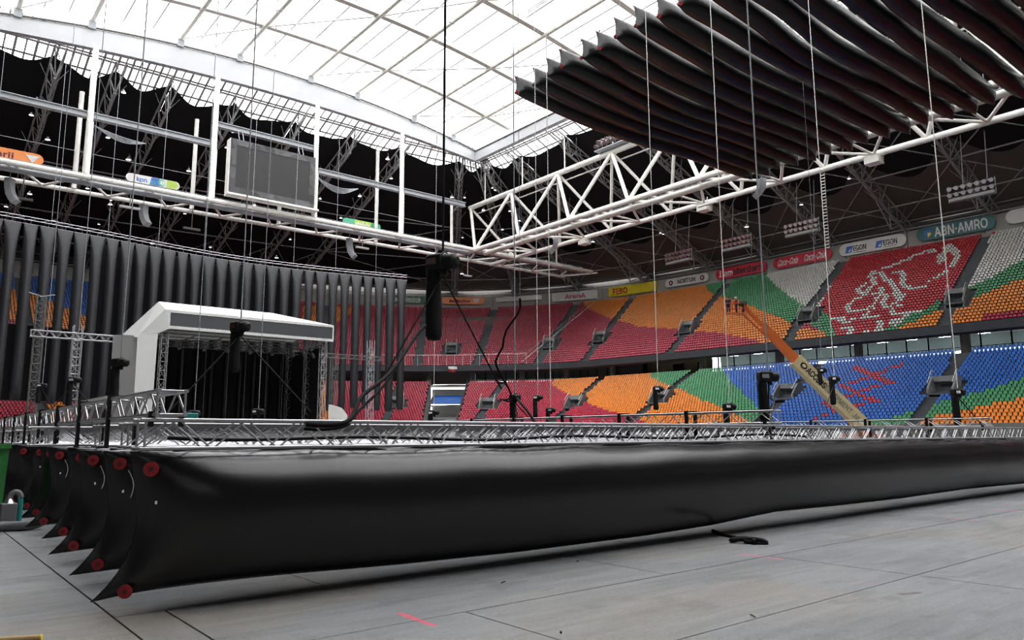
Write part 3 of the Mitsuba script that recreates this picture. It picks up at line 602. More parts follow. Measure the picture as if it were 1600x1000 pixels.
# radial roof trusses
def radial(i):
    left = i >= 12
    key = thing('roof_truss', 'dark grey lattice roof truss, ' + ordw(i + 1) + ' from the right, above the ' + ('left stand' if left else 'corner' if i > 8 else 'right stand'), 'truss', 'dark lattice roof trusses')
    mat = 'lattice_steel'
    a, b = rad(i, 0.03), rad(i, 0.985); d = (b - a) / np.linalg.norm(b - a); s = np.cross(d, V(0, 0, 1)); s /= np.linalg.norm(s)
    L = np.linalg.norm(b - a)
    def at(t, side, drop): return rad(i, 0.03 + 0.955 * t) + s * side + V(0, 0, -drop)
    for sd in (-0.75, 0.75): bar('top_chord', key, at(0, sd, 1.9), at(1, sd, 1.4), 0.15, mat, 6)
    bar('bottom_chord', key, at(0.06, 0, 4.2), at(0.97, 0, 2.8), 0.22, mat, 6)
    n = 16; ms = []
    for k in range(n):
        t0, t1, tm = k / n, (k + 1) / n, (k + .5) / n
        for sd in (-0.75, 0.75):
            ms += [rod(at(t0, sd, 1.9 - .5 * t0), at(min(max(tm, .06), .97), 0, 4.2 - 1.4 * tm), 0.08, 4, caps=False), rod(at(t1, sd, 1.9 - .5 * t1), at(min(max(tm, .06), .97), 0, 4.2 - 1.4 * tm), 0.08, 4, caps=False)]
        ms.append(rod(at(t0, -.75, 1.9 - .5 * t0), at(t1, .75, 1.9 - .5 * t1), 0.06, 4, caps=False))
    obj('bracing', merge(ms), mat, key, kind='stuff')
    for t in np.linspace(0.12, 0.92, 7):
        for sd in (-1, 1):
            bar('outrigger', key, at(t, 0, 3.0), at(t - 0.035, sd * 1.9, 1.3), 0.07, mat, 4)
    return at
ATS = {i: radial(i) for i in range(NB)}
# purlins and cross ties between the trusses
pl = thing('purlin_frame', 'grey steel purlins and crossed ties spanning between the roof trusses', 'frame')
for i in range(0, NB - 1):
    for t, dz in ((0.45, -2.2), (0.68, -2.2), (0.84, -2.0), (0.95, -1.2)): bar('purlin', pl, bay(i, 0, t, dz), bay(i, 1, t, dz), 0.13, 'lattice_steel', 5)
    for a, b in ((0.68, 0.95), (0.45, 0.68)):
        if i < 12 or a > .5:
            bar('cross_tie', pl, bay(i, 0, a, -2.2), bay(i, 1, b, -2.2 if b < .9 else -1.2), 0.1, 'lattice_steel', 5)
            bar('cross_tie', pl, bay(i, 1, a, -2.2), bay(i, 0, b, -2.2 if b < .9 else -1.2), 0.1, 'lattice_steel', 5)
    bar('strut', pl, rad(i, 0.84, -5.8), rad(i, 0.84, -1), 0.1, 'lattice_steel', 5)
    bar('strut', pl, rad(i, 0.84, -5.8), rad(i, 0.95, -1.3), 0.1, 'lattice_steel', 5)
    bar('strut', pl, rad(i, 0.84, -5.8), rad(i, 0.70, -2.5), 0.1, 'lattice_steel', 5)
# bright lamp heads along the trusses
LH = mikit.ply(merge([rod((0, 0, 0), (0, 0, .22), .3, 12, .16), rod((0, 0, .22), (0, 0, .4), .1, 8)]), 'white', 40)
LENS = {**mikit.ply(rod((0, 0, -.03), (0, 0, 0), .29, 12), 'white'), 'emitter': {'type': 'area', 'radiance': rgb(.16, .16, .165)}}
r2 = np.random.default_rng(3)
for i in list(range(9, NB)) + [4, 5, 6, 7, 8]:
    for k in range(6 if i >= 9 else 2):
        p = ATS[i](r2.uniform(0.08, 0.8), r2.choice([-1, 1]) * r2.uniform(1.2, 2.0), 2.4 + r2.uniform(-.4, .6))
        s_ = r2.uniform(0.8, 1.6); M = basis(p, (s_, 0, 0), (0, s_, 0), (0, 0, s_))
        k_ = thing('floodlight', 'small lit white floodlight on a roof truss under the black drapes', 'floodlight', 'small white floodlights along the roof trusses')
        put('housing', LH, k_, M); put('lens', LENS, k_, M)

# ------------------------------------------------------------------ the white roof girders
gl = thing('roof_girder', 'long white tubular roof girder from the left edge to the corner, carrying tall posts', 'girder')
GZ = 38.8
FY, BY = 117.5, 125.6
bar('chord', gl, (-30, FY, GZ), (120, FY, GZ), 0.42, 'white_steel', 12)
bar('chord', gl, (-30, BY, GZ), (119, BY, GZ), 0.36, 'white_steel', 12)
bar('walkway_pipe', gl, (-30, FY + 1.3, GZ - 0.5), (86, FY + 1.3, GZ - 0.5), 0.45, 'grey_steel', 10)
fx = [10.0 + 8.6 * k for k in range(-4, 13)]
for k, x in enumerate(fx):
    bar('brace', gl, (x, FY, GZ), (x + 4.3, BY, GZ), 0.2, 'white_steel', 8)
    bar('brace', gl, (x + 4.3, BY, GZ), (x + 8.6, FY, GZ), 0.2, 'white_steel', 8)
block('walkway', gl, (-30, 119.2, GZ - 0.15), (86, 121.0, GZ), 'grey_steel')
obj('handrail', merge([rod((x, 119.2, GZ), (x, 119.2, GZ + 1.1), 0.03, 4) for x in np.arange(-30, 86, 1.5)] + [rod((-30, 119.2, GZ + h), (86, 119.2, GZ + h), 0.03, 4) for h in (.55, 1.1)]), 'grey_steel', gl, kind='stuff')
for x in (1.3, 18.5, 35.9, 53.0, 70.1):
    bar('post', gl, (x, FY, GZ), (x, FY + .2, float(zb(x)) + .3), 0.42, 'white_steel', 10)
    bar('post_sleeve', gl, (x, FY, GZ + 0.3), (x, FY, GZ + 8.2), 0.5, 'white_steel', 10)
for x, h in ((18.2, 54), (35.0, 54.2), (49.6, 52), (68.7, 57)):
    bar('post', gl, (x, 124.4, GZ), (x, 124.4, h), 0.36, 'white_steel', 10)
bar('post', gl, (84.5, 122, GZ), (84.5, 122, 49.0), 0.3, 'white_steel', 8)
for x0, x1, z in ((-20, 36.4, 48.3), (35.9, 53.4, 51.7), (52.6, 85, 47.9)):
    block('cross_beam', gl, (x0, FY + .5, z - .45), (x1, FY + .95, z + .2), 'grey_steel')
    block('cross_beam_flange', gl, (x0, FY + .2, z + .2), (x1, FY + 1.2, z + .32), 'grey_steel')
    block('cross_beam_flange', gl, (x0, FY + .2, z - .57), (x1, FY + 1.2, z - .45), 'grey_steel')
for x in (35.9, 53.2, 84):
    bar('beam_tie', gl, (x, FY + .7, 51.7 if x < 60 else 47.9), (x + 4, FY + 9, 52.5 if x < 60 else 49), 0.2, 'grey_steel', 6)
bar('guy_line', gl, (-20, BY + .5, 45.2), (86, BY + .5, 45.2), 0.05, 'grey_steel', 5)
# drapes of loose cable under the beam
for k in range(5):
    q = np.linspace(0, 1, 14); obj('slack_cable', sweep(np.c_[54 + 10 * q, 120 + 3 * q, 47.5 - (0.9 + .25 * k) * np.sin(math.pi * q) + .5 * q], 0.07, 5), 'grey_steel', gl)
    obj('slack_cable', sweep(np.c_[19.5 + 8 * q, 120 + 4 * q, 47.5 - (0.3 + .2 * k) * np.sin(math.pi * q) + .5 * q], 0.06, 5), 'grey_steel', gl)
# deck with lamp boxes on the end of this girder, past the corner
block('end_deck', gl, (88, FY + .5, GZ - 0.2), (119, FY + 2.0, GZ - 0.08), 'grey_steel')
for k in range(22):
    block('lamp_box', gl, (93 + 1.15 * k, FY + .8, GZ), (93.75 + 1.15 * k, FY + 1.5, GZ + 0.95), 'grey_steel' if k % 3 else 'white_steel')
obj('end_railing', merge([rod((x, BY, GZ), (x, BY, GZ + 1.2), 0.04, 4) for x in np.arange(88, 119, 1.2)] + [rod((88, BY, GZ + h), (119, BY, GZ + h), 0.04, 4) for h in (.6, 1.2)]), 'grey_steel', gl, kind='stuff')
bar('corner_post', gl, (110.5, 119, GZ), (110.5, 119, GZ + 8), 0.2, 'white_steel', 8)

gr = thing('roof_girder', 'deep white triangular lattice roof girder running from the corner towards the right edge', 'girder')
GX, GBX, GUX, GUZ = 87.2, 97.6, 91.0, 49.8
bar('chord', gr, (GX, 126, GZ), (GX, -40, GZ), 0.46, 'white_steel', 12)
bar('chord', gr, (GBX, 126, GZ), (GBX, -40, GZ), 0.42, 'white_steel', 12)
bar('chord', gr, (GUX, 124.6, GUZ), (GUX, -40, GUZ), 0.5, 'white_steel', 12)
bar('walkway_pipe', gr, (GX + 2.0, 117, GZ - .5), (GX + 2.0, -40, GZ - .5), 0.45, 'white_steel', 10)
block('walkway', gr, (GX + 2.6, -40, GZ - .1), (GX + 4.4, 117, GZ + .05), 'grey_steel')
obj('handrail', merge([rod((GX + 2.7, y, GZ), (GX + 2.7, y, GZ + 1.1), 0.04, 4) for y in np.arange(-40, 117, 1.2)] + [rod((GX + 2.7, -40, GZ + h), (GX + 2.7, 117, GZ + h), 0.05, 4) for h in (.4, .8, 1.1)]), 'grey_steel', gr, kind='stuff')
for k in range(11):
    y = 117.6 - 13.5 * k; yu = y + 6.75
    for yy in (y, y + 13.5):
        if yy < 120:
            bar('diagonal', gr, (GUX, yu, GUZ), (GX, yy, GZ), 0.33, 'white_steel', 10)
            bar('diagonal', gr, (GUX, yu, GUZ), (GBX, yy, GZ), 0.28, 'white_steel', 10)
    bar('brace', gr, (GX, y, GZ), (GBX, y - 6.75, GZ), 0.22, 'white_steel', 8)
    bar('brace', gr, (GBX, y - 6.75, GZ), (GX, y - 13.5, GZ), 0.22, 'white_steel', 8)
    bar('brace', gr, (GX, y - 6.75, GZ), (GBX, y - 6.75, GZ), 0.18, 'white_steel', 8)
    if k in (1, 3, 5, 7): block('junction_box', gr, (GBX - .8, y - 7.7, GZ - 1.3), (GBX + .8, y - 5.8, GZ - .3), 'white_steel')
bar('upper_rail', gr, (GUX + 1.6, 124, GUZ - 1.0), (GUX + 1.6, -40, GUZ - 1.0), 0.14, 'white_steel', 6)
for k in range(5):
    y = 120 - 12 * k; bar('hanger', gr, (GUX + .5, y, GUZ), (GUX + .5, y, GUZ + 6.5), 0.14, 'white_steel', 6)
# lamp rack on the upper chord
lr = thing('lamp_rack', 'rack of round floodlights standing on the upper chord of the lattice girder', 'floodlight rack')
block('deck', lr, (GUX - 1.6, 78.5, GUZ + .5), (GUX + 1.2, 86.5, GUZ + .65), 'grey_steel')
for k in range(8):
    for j in range(2):
        p = V(GUX - 1.3 + .6 * j, 79 + k, GUZ + 1.5 + .95 * j)
        obj('lamp', merge([rod(p, p + V(-.5, 0, -.3), 0.2, 10, 0.36), rod(p, p + V(.3, 0, .15), 0.2, 10, .16)]), 'chrome', lr, 30)
    bar('stand', lr, (GUX - 1.2, 79 + k, GUZ + .6), (GUX - .7, 79 + k, GUZ + 2.6), 0.05, 'grey_steel', 5)
bar('rail', lr, (GUX - 1.2, 78.5, GUZ + 1.5), (GUX - 1.2, 86.5, GUZ + 1.5), 0.05, 'grey_steel', 5)
bar('rail', lr, (GUX - .7, 78.5, GUZ + 2.5), (GUX - .7, 86.5, GUZ + 2.5), 0.05, 'grey_steel', 5)

# floodlight banks hung under the right ceiling
FLN = ['nearest the corner', 'second from the corner', 'third from the corner', 'nearest the right edge']
for (yc, zc), nm in zip(((91.7, 37.2), (78.4, 37.3), (65.4, 37.3), (39.0, 37.1)), FLN):
    k_ = thing('floodlight_bank', 'bank of floodlights hung under the dark ceiling of the right stand, ' + nm, 'floodlights')
    for z in (0, .9, -1.2): bar('rail', k_, (118, yc - 3.1, zc + z), (118, yc + 3.1, zc + z), 0.08, 'grey_steel', 5)
    for y in (-3.1, -1, 1, 3.1): bar('upright', k_, (118.1, yc + y, zc - 1.3), (118.1, yc + y, zc + 1.2), 0.06, 'grey_steel', 5)
    for y in (-2, 1.2): bar('hanger', k_, (118.6, yc + y, zc + 1), (119.5, yc + y, 46.5), 0.07, 'lattice_steel', 5)
    for j in range(2):
        for q in range(7):
            p = V(117.8, yc - 2.75 + .92 * q, zc + .45 + .95 * j - .5)
            obj('lamp', rod(p + V(.35, 0, .1), p + V(-.25, 0, -.25), .2, 10, .33), 'chrome', k_, 30)
    block('gear_tray', k_, (117.7, yc - 3, zc - 1.2), (118.6, yc + 3, zc - .75), 'lattice_steel')

# line array loudspeakers hanging from the girders: curved stacks of boxes
def line_array(p, ex, h, label):
    k_ = thing('line_array', label, 'loudspeaker', 'curved grey line arrays under the white girders')
    ex = V(*ex); n = 9; q = np.linspace(0, 1, n + 1); sd = np.cross(ex, V(0, 0, 1))
    c = [p + V(0, 0, -h * t) + ex * (1.1 * t ** 3) for t in q]
    for a, b in zip(c[:-1], c[1:]):
        m_, d_ = (a + b) / 2, (b - a) / 2
        nn = np.cross(sd, d_); nn /= np.linalg.norm(nn)
        oblock('cabinet', k_, m_, d_ * .94, sd * 0.55, nn * 0.42, 'grey_steel')
    bar('hanger', k_, p + V(0, 0, 0), p + V(0, 0, 2.0), 0.06, 'grey_steel', 5)
line_array(V(10.0, 121, 37.6), (.8, -.6, 0), 3.4, 'curved grey line array loudspeaker under the left white girder at the left edge')
line_array(V(27.1, 121, 37.2), (.5, -.8, 0), 3.2, 'curved grey line array loudspeaker under the left girder, below the pill sign with rings')
line_array(V(61.5, 121, 37.6), (.6, -.8, 0), 3.5, 'curved grey line array loudspeaker under the left white girder below the mint green pill sign')
line_array(V(93, 100.3, 38.4), (-.8, .6, 0), 2.6, 'curved grey line array loudspeaker under the lattice girder near the corner')
line_array(V(93, 57.1, 38.2), (-.8, .6, 0), 2.6, 'curved grey line array loudspeaker under the lattice girder below the hanging black tubes')
# white T-shaped units hanging from the girders
def t_unit(p, zt_, ex, w, lab, mat='white'):
    k_ = thing('hanging_unit', lab, 'hanging unit', 'flat hanging units under the roof girders')
    bar('stem', k_, p, V(p[0], p[1], zt_), 0.08, mat, 6)
    ex = V(*ex); oblock('bar', k_, p, ex * w, np.cross(ex, V(0, 0, 1)) * .25, V(0, 0, .16), mat)
t_unit(V(25.2, 121, 36.4), 38.7, (1, 0, 0), 1.4, 'white T-shaped unit hanging under the left girder left of the curved line array')
t_unit(V(64.1, 121, 36.3), 38.7, (1, 0, 0), 1.3, 'white T-shaped unit hanging under the left girder right of the curved line array')
t_unit(V(11.8, 123, 35.6), 38.7, (1, 0, 0), 1.3, 'dark T-shaped unit hanging under the left girder at its far left', 'dark_steel')
t_unit(V(34.8, 123, 35.2), 38.7, (1, 0, 0), 1.3, 'dark T-shaped unit hanging under the left girder below the screen', 'dark_steel')
t_unit(V(95, 111, 38.0), 38.7, (0, 1, 0), 1.6, 'white flat unit hanging under the lattice girder next to the corner')
t_unit(V(95, 67.9, 37.6), 38.7, (0, 1, 0), 1.8, 'white flat unit hanging under the middle of the lattice girder')
t_unit(V(88.6, 122, 34.5), 38.7, (1, 0, 0), .9, 'small white flat unit hanging under the girder corner')

# video screen between the posts
vs = thing('video_screen', 'large dark video screen in a grey patterned frame between the white girder posts', 'screen')
sx0, sx1, sz0, sz1 = 38.0, 52.3, 40.3, 49.2
block('housing', vs, (sx0, FY - 1.2, sz0), (sx1, FY - .4, sz1), 'frame_pattern')
for lo, hi in (((sx0, 0, sz0), (sx1, 0, sz0 + 1.0)), ((sx0, 0, sz1 - 1.0), (sx1, 0, sz1)), ((sx0, 0, sz0), (sx0 + 1.0, 0, sz1)), ((sx1 - 1.0, 0, sz0), (sx1, 0, sz1))):
    block('frame_panel', vs, (lo[0], FY - 1.3, lo[2]), (hi[0], FY - 1.2, hi[2]), 'frame_pattern')
block('display', vs, (sx0 + 1, FY - 1.24, sz0 + 1), (sx1 - 1, FY - 1.2, sz1 - 1), 'screen_black')
block('side_panel', vs, (sx0 - .08, FY - 1.3, sz0), (sx0, FY + .3, sz1), 'white_steel')
block('base_tray', vs, (sx0 - .3, FY - 2.0, sz0 - .5), (sx1 + .6, FY - .2, sz0 - .2), 'white_steel')
for x in (39.6, 40.3, 49.8, 50.5): bar('hanger', vs, (x, FY - .6, sz1), (x, FY + .4, 51.4), 0.07, 'grey_steel', 5)

# ------------------------------------------------------------------ sign boards
def sign_frame(ua, ub, z, off=0.45):
    (fa, ba, da), (fb, bb, db) = ring(np.array(ua)), ring(np.array(ub))
    a, b = xyz(ba - da * off, z), xyz(bb - db * off, z)
    ex = b - a; L = np.linalg.norm(ex); ex /= L; ez = np.cross(ex, V(0, 0, 1))
    return (a + b) / 2, ex, ez, L
def board(c, ex, ez, L, h, mat, label, shape='pill', d=0.15):
    k_ = thing('sign_board', label, 'sign')
    m = pill(L, h, d) if shape == 'pill' else box((-L / 2, -h / 2, 0), (L / 2, h / 2, d))
    obj('panel', move(m, basis(c, ex, V(0, 0, 1), ez)), mat, k_, 30)
    def put_text(s, hh, w, x, y, mt, shear=0.0, name='lettering'):
        v, f = text(s, hh, w, 0.04); v = v.copy(); v[:, 0] += shear * v[:, 1]
        obj(name, move((v + V(x, y, d), f), basis(c, ex, V(0, 0, 1), ez)), mt, k_)
    def put_shape(pts, mt, name='emblem', dd=0.05):
        p = trimesh.creation.extrude_polygon(Polygon(pts), dd, engine='earcut')
        obj(name, move((np.asarray(p.vertices) + V(0, 0, d), np.asarray(p.faces)), basis(c, ex, V(0, 0, 1), ez)), mt, k_)
    return put_text, put_shape
def disc(x, y, r, n=16, a0=0.0, a1=2 * math.pi): return [(x + r * math.cos(t), y + r * math.sin(t)) for t in np.linspace(a0, a1, n, endpoint=a1 - a0 < 6)]
def sb(ua, ub, h, mat, label, shape='pill', z=36.5):
    c, ex, ez, L = sign_frame(ua, ub, z)
    return board(c, ex, ez, L, h, mat, label, shape) + (L,)
t_, s_, L_ = sb(8.441, 7.992, 2.0, 'sign_green', 'green board with white script lettering at the left end of the visible fascia', 'box', 36.9)
t_('Grolsch', 1.25, 4.2, 1.2, 0, 'sign_white', .3); t_('Grolsch', 1.25, 4.2, -3.4, 0, 'sign_white', .3)
t_, s_, L_ = sb(7.786, 7.117, 1.8, 'sign_orange', 'red-orange pill sign with a pale heart shape behind the hanging motor', z=36.9)
s_([(-3.6, -.5), (1.9, -.5), (1.9, .1), (-3.6, .1)], 'sign_red', 'stripe', .03)
for q in range(9): s_([(-3.4 + .58 * q, -.35), (-3.0 + .58 * q, -.35), (-3.0 + .58 * q, .05 + .2 * (q % 3 == 0)), (-3.4 + .58 * q, .05 + .2 * (q % 3 == 0))], 'text_maroon', 'glyph')
s_([(2.5, .6), (4.3, .6), (4.3, .2), (3.4, -.55), (2.5, .2)], 'sign_white')
t_, s_, L_ = sb(6.957, 6.407, 1.1, 'sign_white', 'blank pale board between the orange pill and the board with red lettering', 'box', 37.0)
t_, s_, L_ = sb(6.286, 5.591, 2.2, 'sign_white', 'pale board with heavy red lettering in the corner of the fascia', 'box', 36.7)
t_('ArenA', 1.05, 5.4, .2, -.1, 'text_red')
t_, s_, L_ = sb(5.357, 4.653, 2.3, 'sign_yellow', 'yellow board with square red lettering in the corner of the fascia', 'box', 36.7)
t_('FEBO', 1.35, 4.0, -3.3, 0, 'text_red')
t_, s_, L_ = sb(4.556, 4.139, 1.9, 'sign_white', 'white pill sign with thin black lettering between two round emblems', z=36.7)
t_('NORTON', .95, 4.6, 0, 0, 'ink'); s_(disc(-4.1, 0, .55), 'text_maroon'); s_(disc(4.1, 0, .55), 'text_maroon'); s_(disc(-4.1, 0, .25), 'sign_white', dd=.07); s_(disc(4.1, 0, .25), 'sign_white', dd=.07)
t_, s_, L_ = sb(4.075, 3.637, 2.3, 'sign_red', 'crimson pill sign with white and black sans-serif lettering left of the script-lettered red pill', z=36.7)
t_('I am', 1.3, 3.4, -3.6, 0, 'sign_white'); t_('sterdam', 1.3, 6.9, 1.65, 0, 'ink')
t_, s_, L_ = sb(3.584, 3.106, 2.2, 'sign_red', 'crimson pill sign with the same white script twice, above the white seats', z=36.6)
t_('Coca-Cola', 1.25, 4.4, -2.9, 0, 'sign_white', .35); t_('Coca-Cola', 1.25, 4.4, 2.9, 0, 'sign_white', .35)
t_, s_, L_ = sb(3.044, 2.500, 2.3, 'sign_white', 'white pill sign with two blue squares and black lettering above the red seats', z=36.6)
for q in (-2.9, 2.6):
    t_('EGON', .95, 2.4, q + .7, 0, 'ink'); s_([(q - 2.0, -.7), (q - .9, -.7), (q - .55, .55), (q - 1.7, .55)], 'sign_blue', 'square'); s_([(q - 1.5, -.5), (q - 1.0, -.5), (q - .9, .1)], 'sign_white', 'stroke', .07); s_([(q - .5, -.82), (q + 1.9, -.82), (q + 1.9, -.75), (q - .5, -.75)], 'ink', 'underline')
t_, s_, L_ = sb(2.424, 1.933, 2.4, 'sign_teal', 'dark teal pill sign with white capitals and a small shield, above the red seats', z=36.8)
t_('ABN·AMRO', 1.6, 8.2, .9, 0, 'sign_white'); s_([(-4.9, .65), (-3.7, .65), (-3.7, -.3), (-4.3, -.75), (-4.9, -.3)], 'sign_blue'); s_([(-4.3, .1), (-3.75, .1), (-3.75, -.3), (-4.3, -.72)], 'sign_yellow', dd=.07)
t_, s_, L_ = sb(1.884, 1.40, 2.3, 'sign_white', 'white pill sign with a small dark blue and green emblem at the right edge', z=36.9)
s_([(-4.6, .1), (-4.2, .75), (-3.2, .8), (-2.8, .2), (-3.2, -.1), (-3.6, .3), (-4.0, -.2)], 'sign_blue'); s_(disc(-3.7, -.35, .75, 12, math.pi, 2 * math.pi), 'sign_lime'); s_([(-4.5, -.35), (-2.9, -.35), (-2.9, -.2), (-4.5, -.2)], 'sign_green')

# pill signs standing on the left girder
def gs(x0, x1, z, h, mat, label): return board(V((x0 + x1) / 2, BY - .2, z), V(1, 0, 0), V(0, -1, 0), x1 - x0, h, mat, label) + (x1 - x0,)
t_, s_, L_ = gs(1.2, 14.2, 42.35, 1.75, 'sign_orange', 'bright orange pill sign with dark lettering on top of the left girder')
t_('staatsloterij', .8, 8.6, -1.5, -.1, 'text_maroon'); s_([(4.2, .5), (6.0, .5), (5.1, -.6)], 'sign_white')
t_, s_, L_ = gs(25.2, 33.2, 42.5, 1.35, 'sign_white', 'white pill sign with blue lettering and coloured rings on the left girder')
t_('kpn', .65, 1.5, -1.7, -.05, 'sign_blue'); s_([(-.5, -.62), (.9, -.62), (.9, .62), (-.3, .62)], 'sign_blue'); s_(disc(.0, -.2, .4), 'sign_mint'); s_(disc(1.2, 0, .58), 'sign_mint'); s_(disc(1.35, 0, .36), 'sign_white', dd=.07); s_([(2.0, -.64), (3.3, -.64), (3.75, 0), (3.3, .64), (2.0, .64)], 'sign_lime')
t_, s_, L_ = gs(62.2, 70.2, 42.1, 1.3, 'sign_mint', 'mint green pill sign with pale lettering on top of the left girder')
s_([(-1.6, -.6), (1.9, -.6), (1.9, .6), (-1.6, .6)], 'sign_lime', dd=.02); 
for q in range(7): s_([(-1.35 + .44 * q, -.35), (-1.05 + .44 * q, -.35), (-1.05 + .44 * q, .1 + .25 * (q % 2)), (-1.35 + .44 * q, .1 + .25 * (q % 2))], 'sign_white', 'glyph')

# ------------------------------------------------------------------ inflatable black tubes
def tube_mesh(L, ztop, zbot, half_w, h_end, ear=0.28, pinch=0.9, seed=0, nu=None, nv=28, tie=None, sway=0.0):
    """Pillow-like tube lying along +x from 0: flat seam of height h_end at each end, round in between.
    ztop(x), zbot(x): top and bottom line; half_w: half width in the middle."""
    ends = np.array([0, .05, .12, .22, .35, .5, .7, .95, 1.25, 1.6, 2.0, 2.5])
    xs = np.r_[ends, np.linspace(3.1, L - 3.1, nu or int(L * 2.2)), (L - ends)[::-1]]
    d = np.minimum(xs, L - xs)
    f = 1 - np.exp(-(d / pinch) ** 1.25); f[0] = f[-1] = 0.0
    f = np.maximum(f, 0.012)
    ph = np.arange(nv) * 2 * math.pi / nv
    P = np.zeros((len(xs), nv + 1, 3))
    zt_, zb_ = ztop(xs), zbot(xs)
    mid_e, half_e = (zt_ + zb_) / 2, h_end / 2
    w = half_w * f * (1 + 0.06 * (meshkit.noise(np.c_[xs * .45, xs * 0 + seed, xs * 0], seed) - .5))
    hh = (zt_ - zb_) / 2
    sg = np.where(xs < L / 2, -1.0, 1.0)
    yoff = sway * (meshkit.noise(np.c_[xs * 0.13, xs * 0 + 3 * seed, xs * 0], seed + 5) - .5)
    for k, a in enumerate(np.r_[ph, ph[0]]):
        c, s = math.cos(a), math.sin(a)
        cx = np.sign(c) * abs(c) ** 0.85; sx = np.sign(s) * abs(s) ** 0.9
        P[:, k, 0] = xs + np.where(sg < 0, -ear[0 if s > 0 else 1], ear[2]) * (abs(s) ** ear[3]) * np.exp(-d / 0.6) - sg * 0.12 * (1 - abs(s)) * np.exp(-d / 0.5)
        P[:, k, 1] = w * cx + yoff
        P[:, k, 2] = mid_e + hh * sx
    v, q = grid(P)
    return v, q
def fan(mesh, axis): return mesh
def disc_patch(c, nrm, r, th=0.012):
    nrm = np.asarray(nrm, float); nrm /= np.linalg.norm(nrm)
    c = np.asarray(c, float); return rod(c - nrm * th, c + nrm * th, r, 18)

# floor tubes, each under its own truss
TY = [10.82 + 2.53 * k for k in range(14)]
TX0 = [2.5, 2.68, 2.78, 3.02, 3.02, 3.2, 3.3, 3.2, 3.3, 3.4, 3.3, 3.4, 3.3, 3.4, 3.3]
TL = 39.5
bx = [2.3, 3.0, 3.6, 4.5, 6.7, 9.5, 13.1, 15.5, 18.2, 21.5, 25.7, 31, 37.7, 43, 50]
bz = [0.02, .14, .17, .17, .10, .05, .05, .10, .24, .20, .17, .22, .16, .1, .02]
ORD = ['front', 'second', 'third', 'fourth', 'fifth', 'sixth', 'seventh', 'eighth', 'ninth', 'tenth', 'eleventh', 'twelfth', 'thirteenth', 'fourteenth']
for k, (y, x0) in enumerate(zip(TY, TX0)):
    xq = np.linspace(0, TL, 200)
    if k == 0: zbq = 0.11 + 0.93 * np.interp((xq + x0) / .93, bx, bz)
    else: zbq = 0.16 + 0.2 * meshkit.noise(np.c_[xq * .22, xq * 0 + k * 7.3, xq * 0], k) * np.clip(xq / 1.5, 0, 1) * np.clip((TL - xq) / 1.5, 0, 1)
    ztq = (2.035 if k == 0 else 2.01) - 0.03 * np.abs(np.sin(xq * math.pi / 2.6 + k)) * np.clip(xq / 2, 0, 1) - 0.02 * meshkit.noise(np.c_[xq * .5, xq * 0, xq * 0 + k], 4)
    tz, bzf = (lambda x, a=xq, b=ztq: np.interp(x, a, b)), (lambda x, a=xq, b=zbq: np.interp(x, a, b))
    lab = 'long black inflated tube in the foreground, the front one of the floor row' if k == 0 else 'long black inflated tube under the trusses, %s from the front of the row' % ORD[k]
    key = thing('inflatable_tube', lab, 'inflatable tube', 'black inflated tubes on the floor')
    v, f = tube_mesh(TL, tz, bzf, 0.76, 1.85, ear=(.02, .36, .1, 2.4), pinch=.6, seed=k, nu=None if k < 3 else 40, sway=0.2)
    obj('body', (v + V(x0, y, 0), f), 'pvc', key, True)
    # red anchor patches at the two corners of the left end, towards the camera
    for zc, r, dx in ((0.30, .085, .0), (1.80, .095, .2)):
        n_ = (-0.5, -1, .05 if zc > 1 else -.05)
        c_ = obj('corner_patch', disc_patch((x0 + dx, y - (.06 if zc > 1 else .13) - dx * .5, zc), n_, r), 'patch_red', key, 30)
        obj('boss', disc_patch((x0 + dx - .008, y - (.075 if zc > 1 else .145) - dx * .5, zc), n_, r * .3), 'patch_dark', c_, 30)
    # the hanging seam along the top, tied up to the truss every few metres
    xs_ = np.arange(x0 + 0.5, x0 + TL - .5, 0.12); tie = 1.55
    up = -0.02 + 0.10 * np.abs(np.cos((xs_ - x0) * math.pi / (2 * tie))) ** 6.0
    zz = tz(xs_ - x0)
    S = np.array([np.c_[xs_, np.full(len(xs_), y - .006), zz - .05], np.c_[xs_, np.full(len(xs_), y - .006), zz + up], np.c_[xs_, np.full(len(xs_), y + .006), zz + up], np.c_[xs_, np.full(len(xs_), y + .006), zz - .05]])
    obj('hanging_seam', grid(S), 'pvc', key)
    if k < 7:
        q = np.linspace(0, 1, 8)
        if k: obj('loose_strap', sweep(np.c_[x0 + .3 + .06 * np.sin(3 * q), y - .3 - .2 * q, 1.7 - .4 * q], 0.007, 5), 'alu', key)
        obj('valve_tag', box((x0 + .18, y - .52, 1.38), (x0 + .205, y - .512, 1.42)), 'white', key)
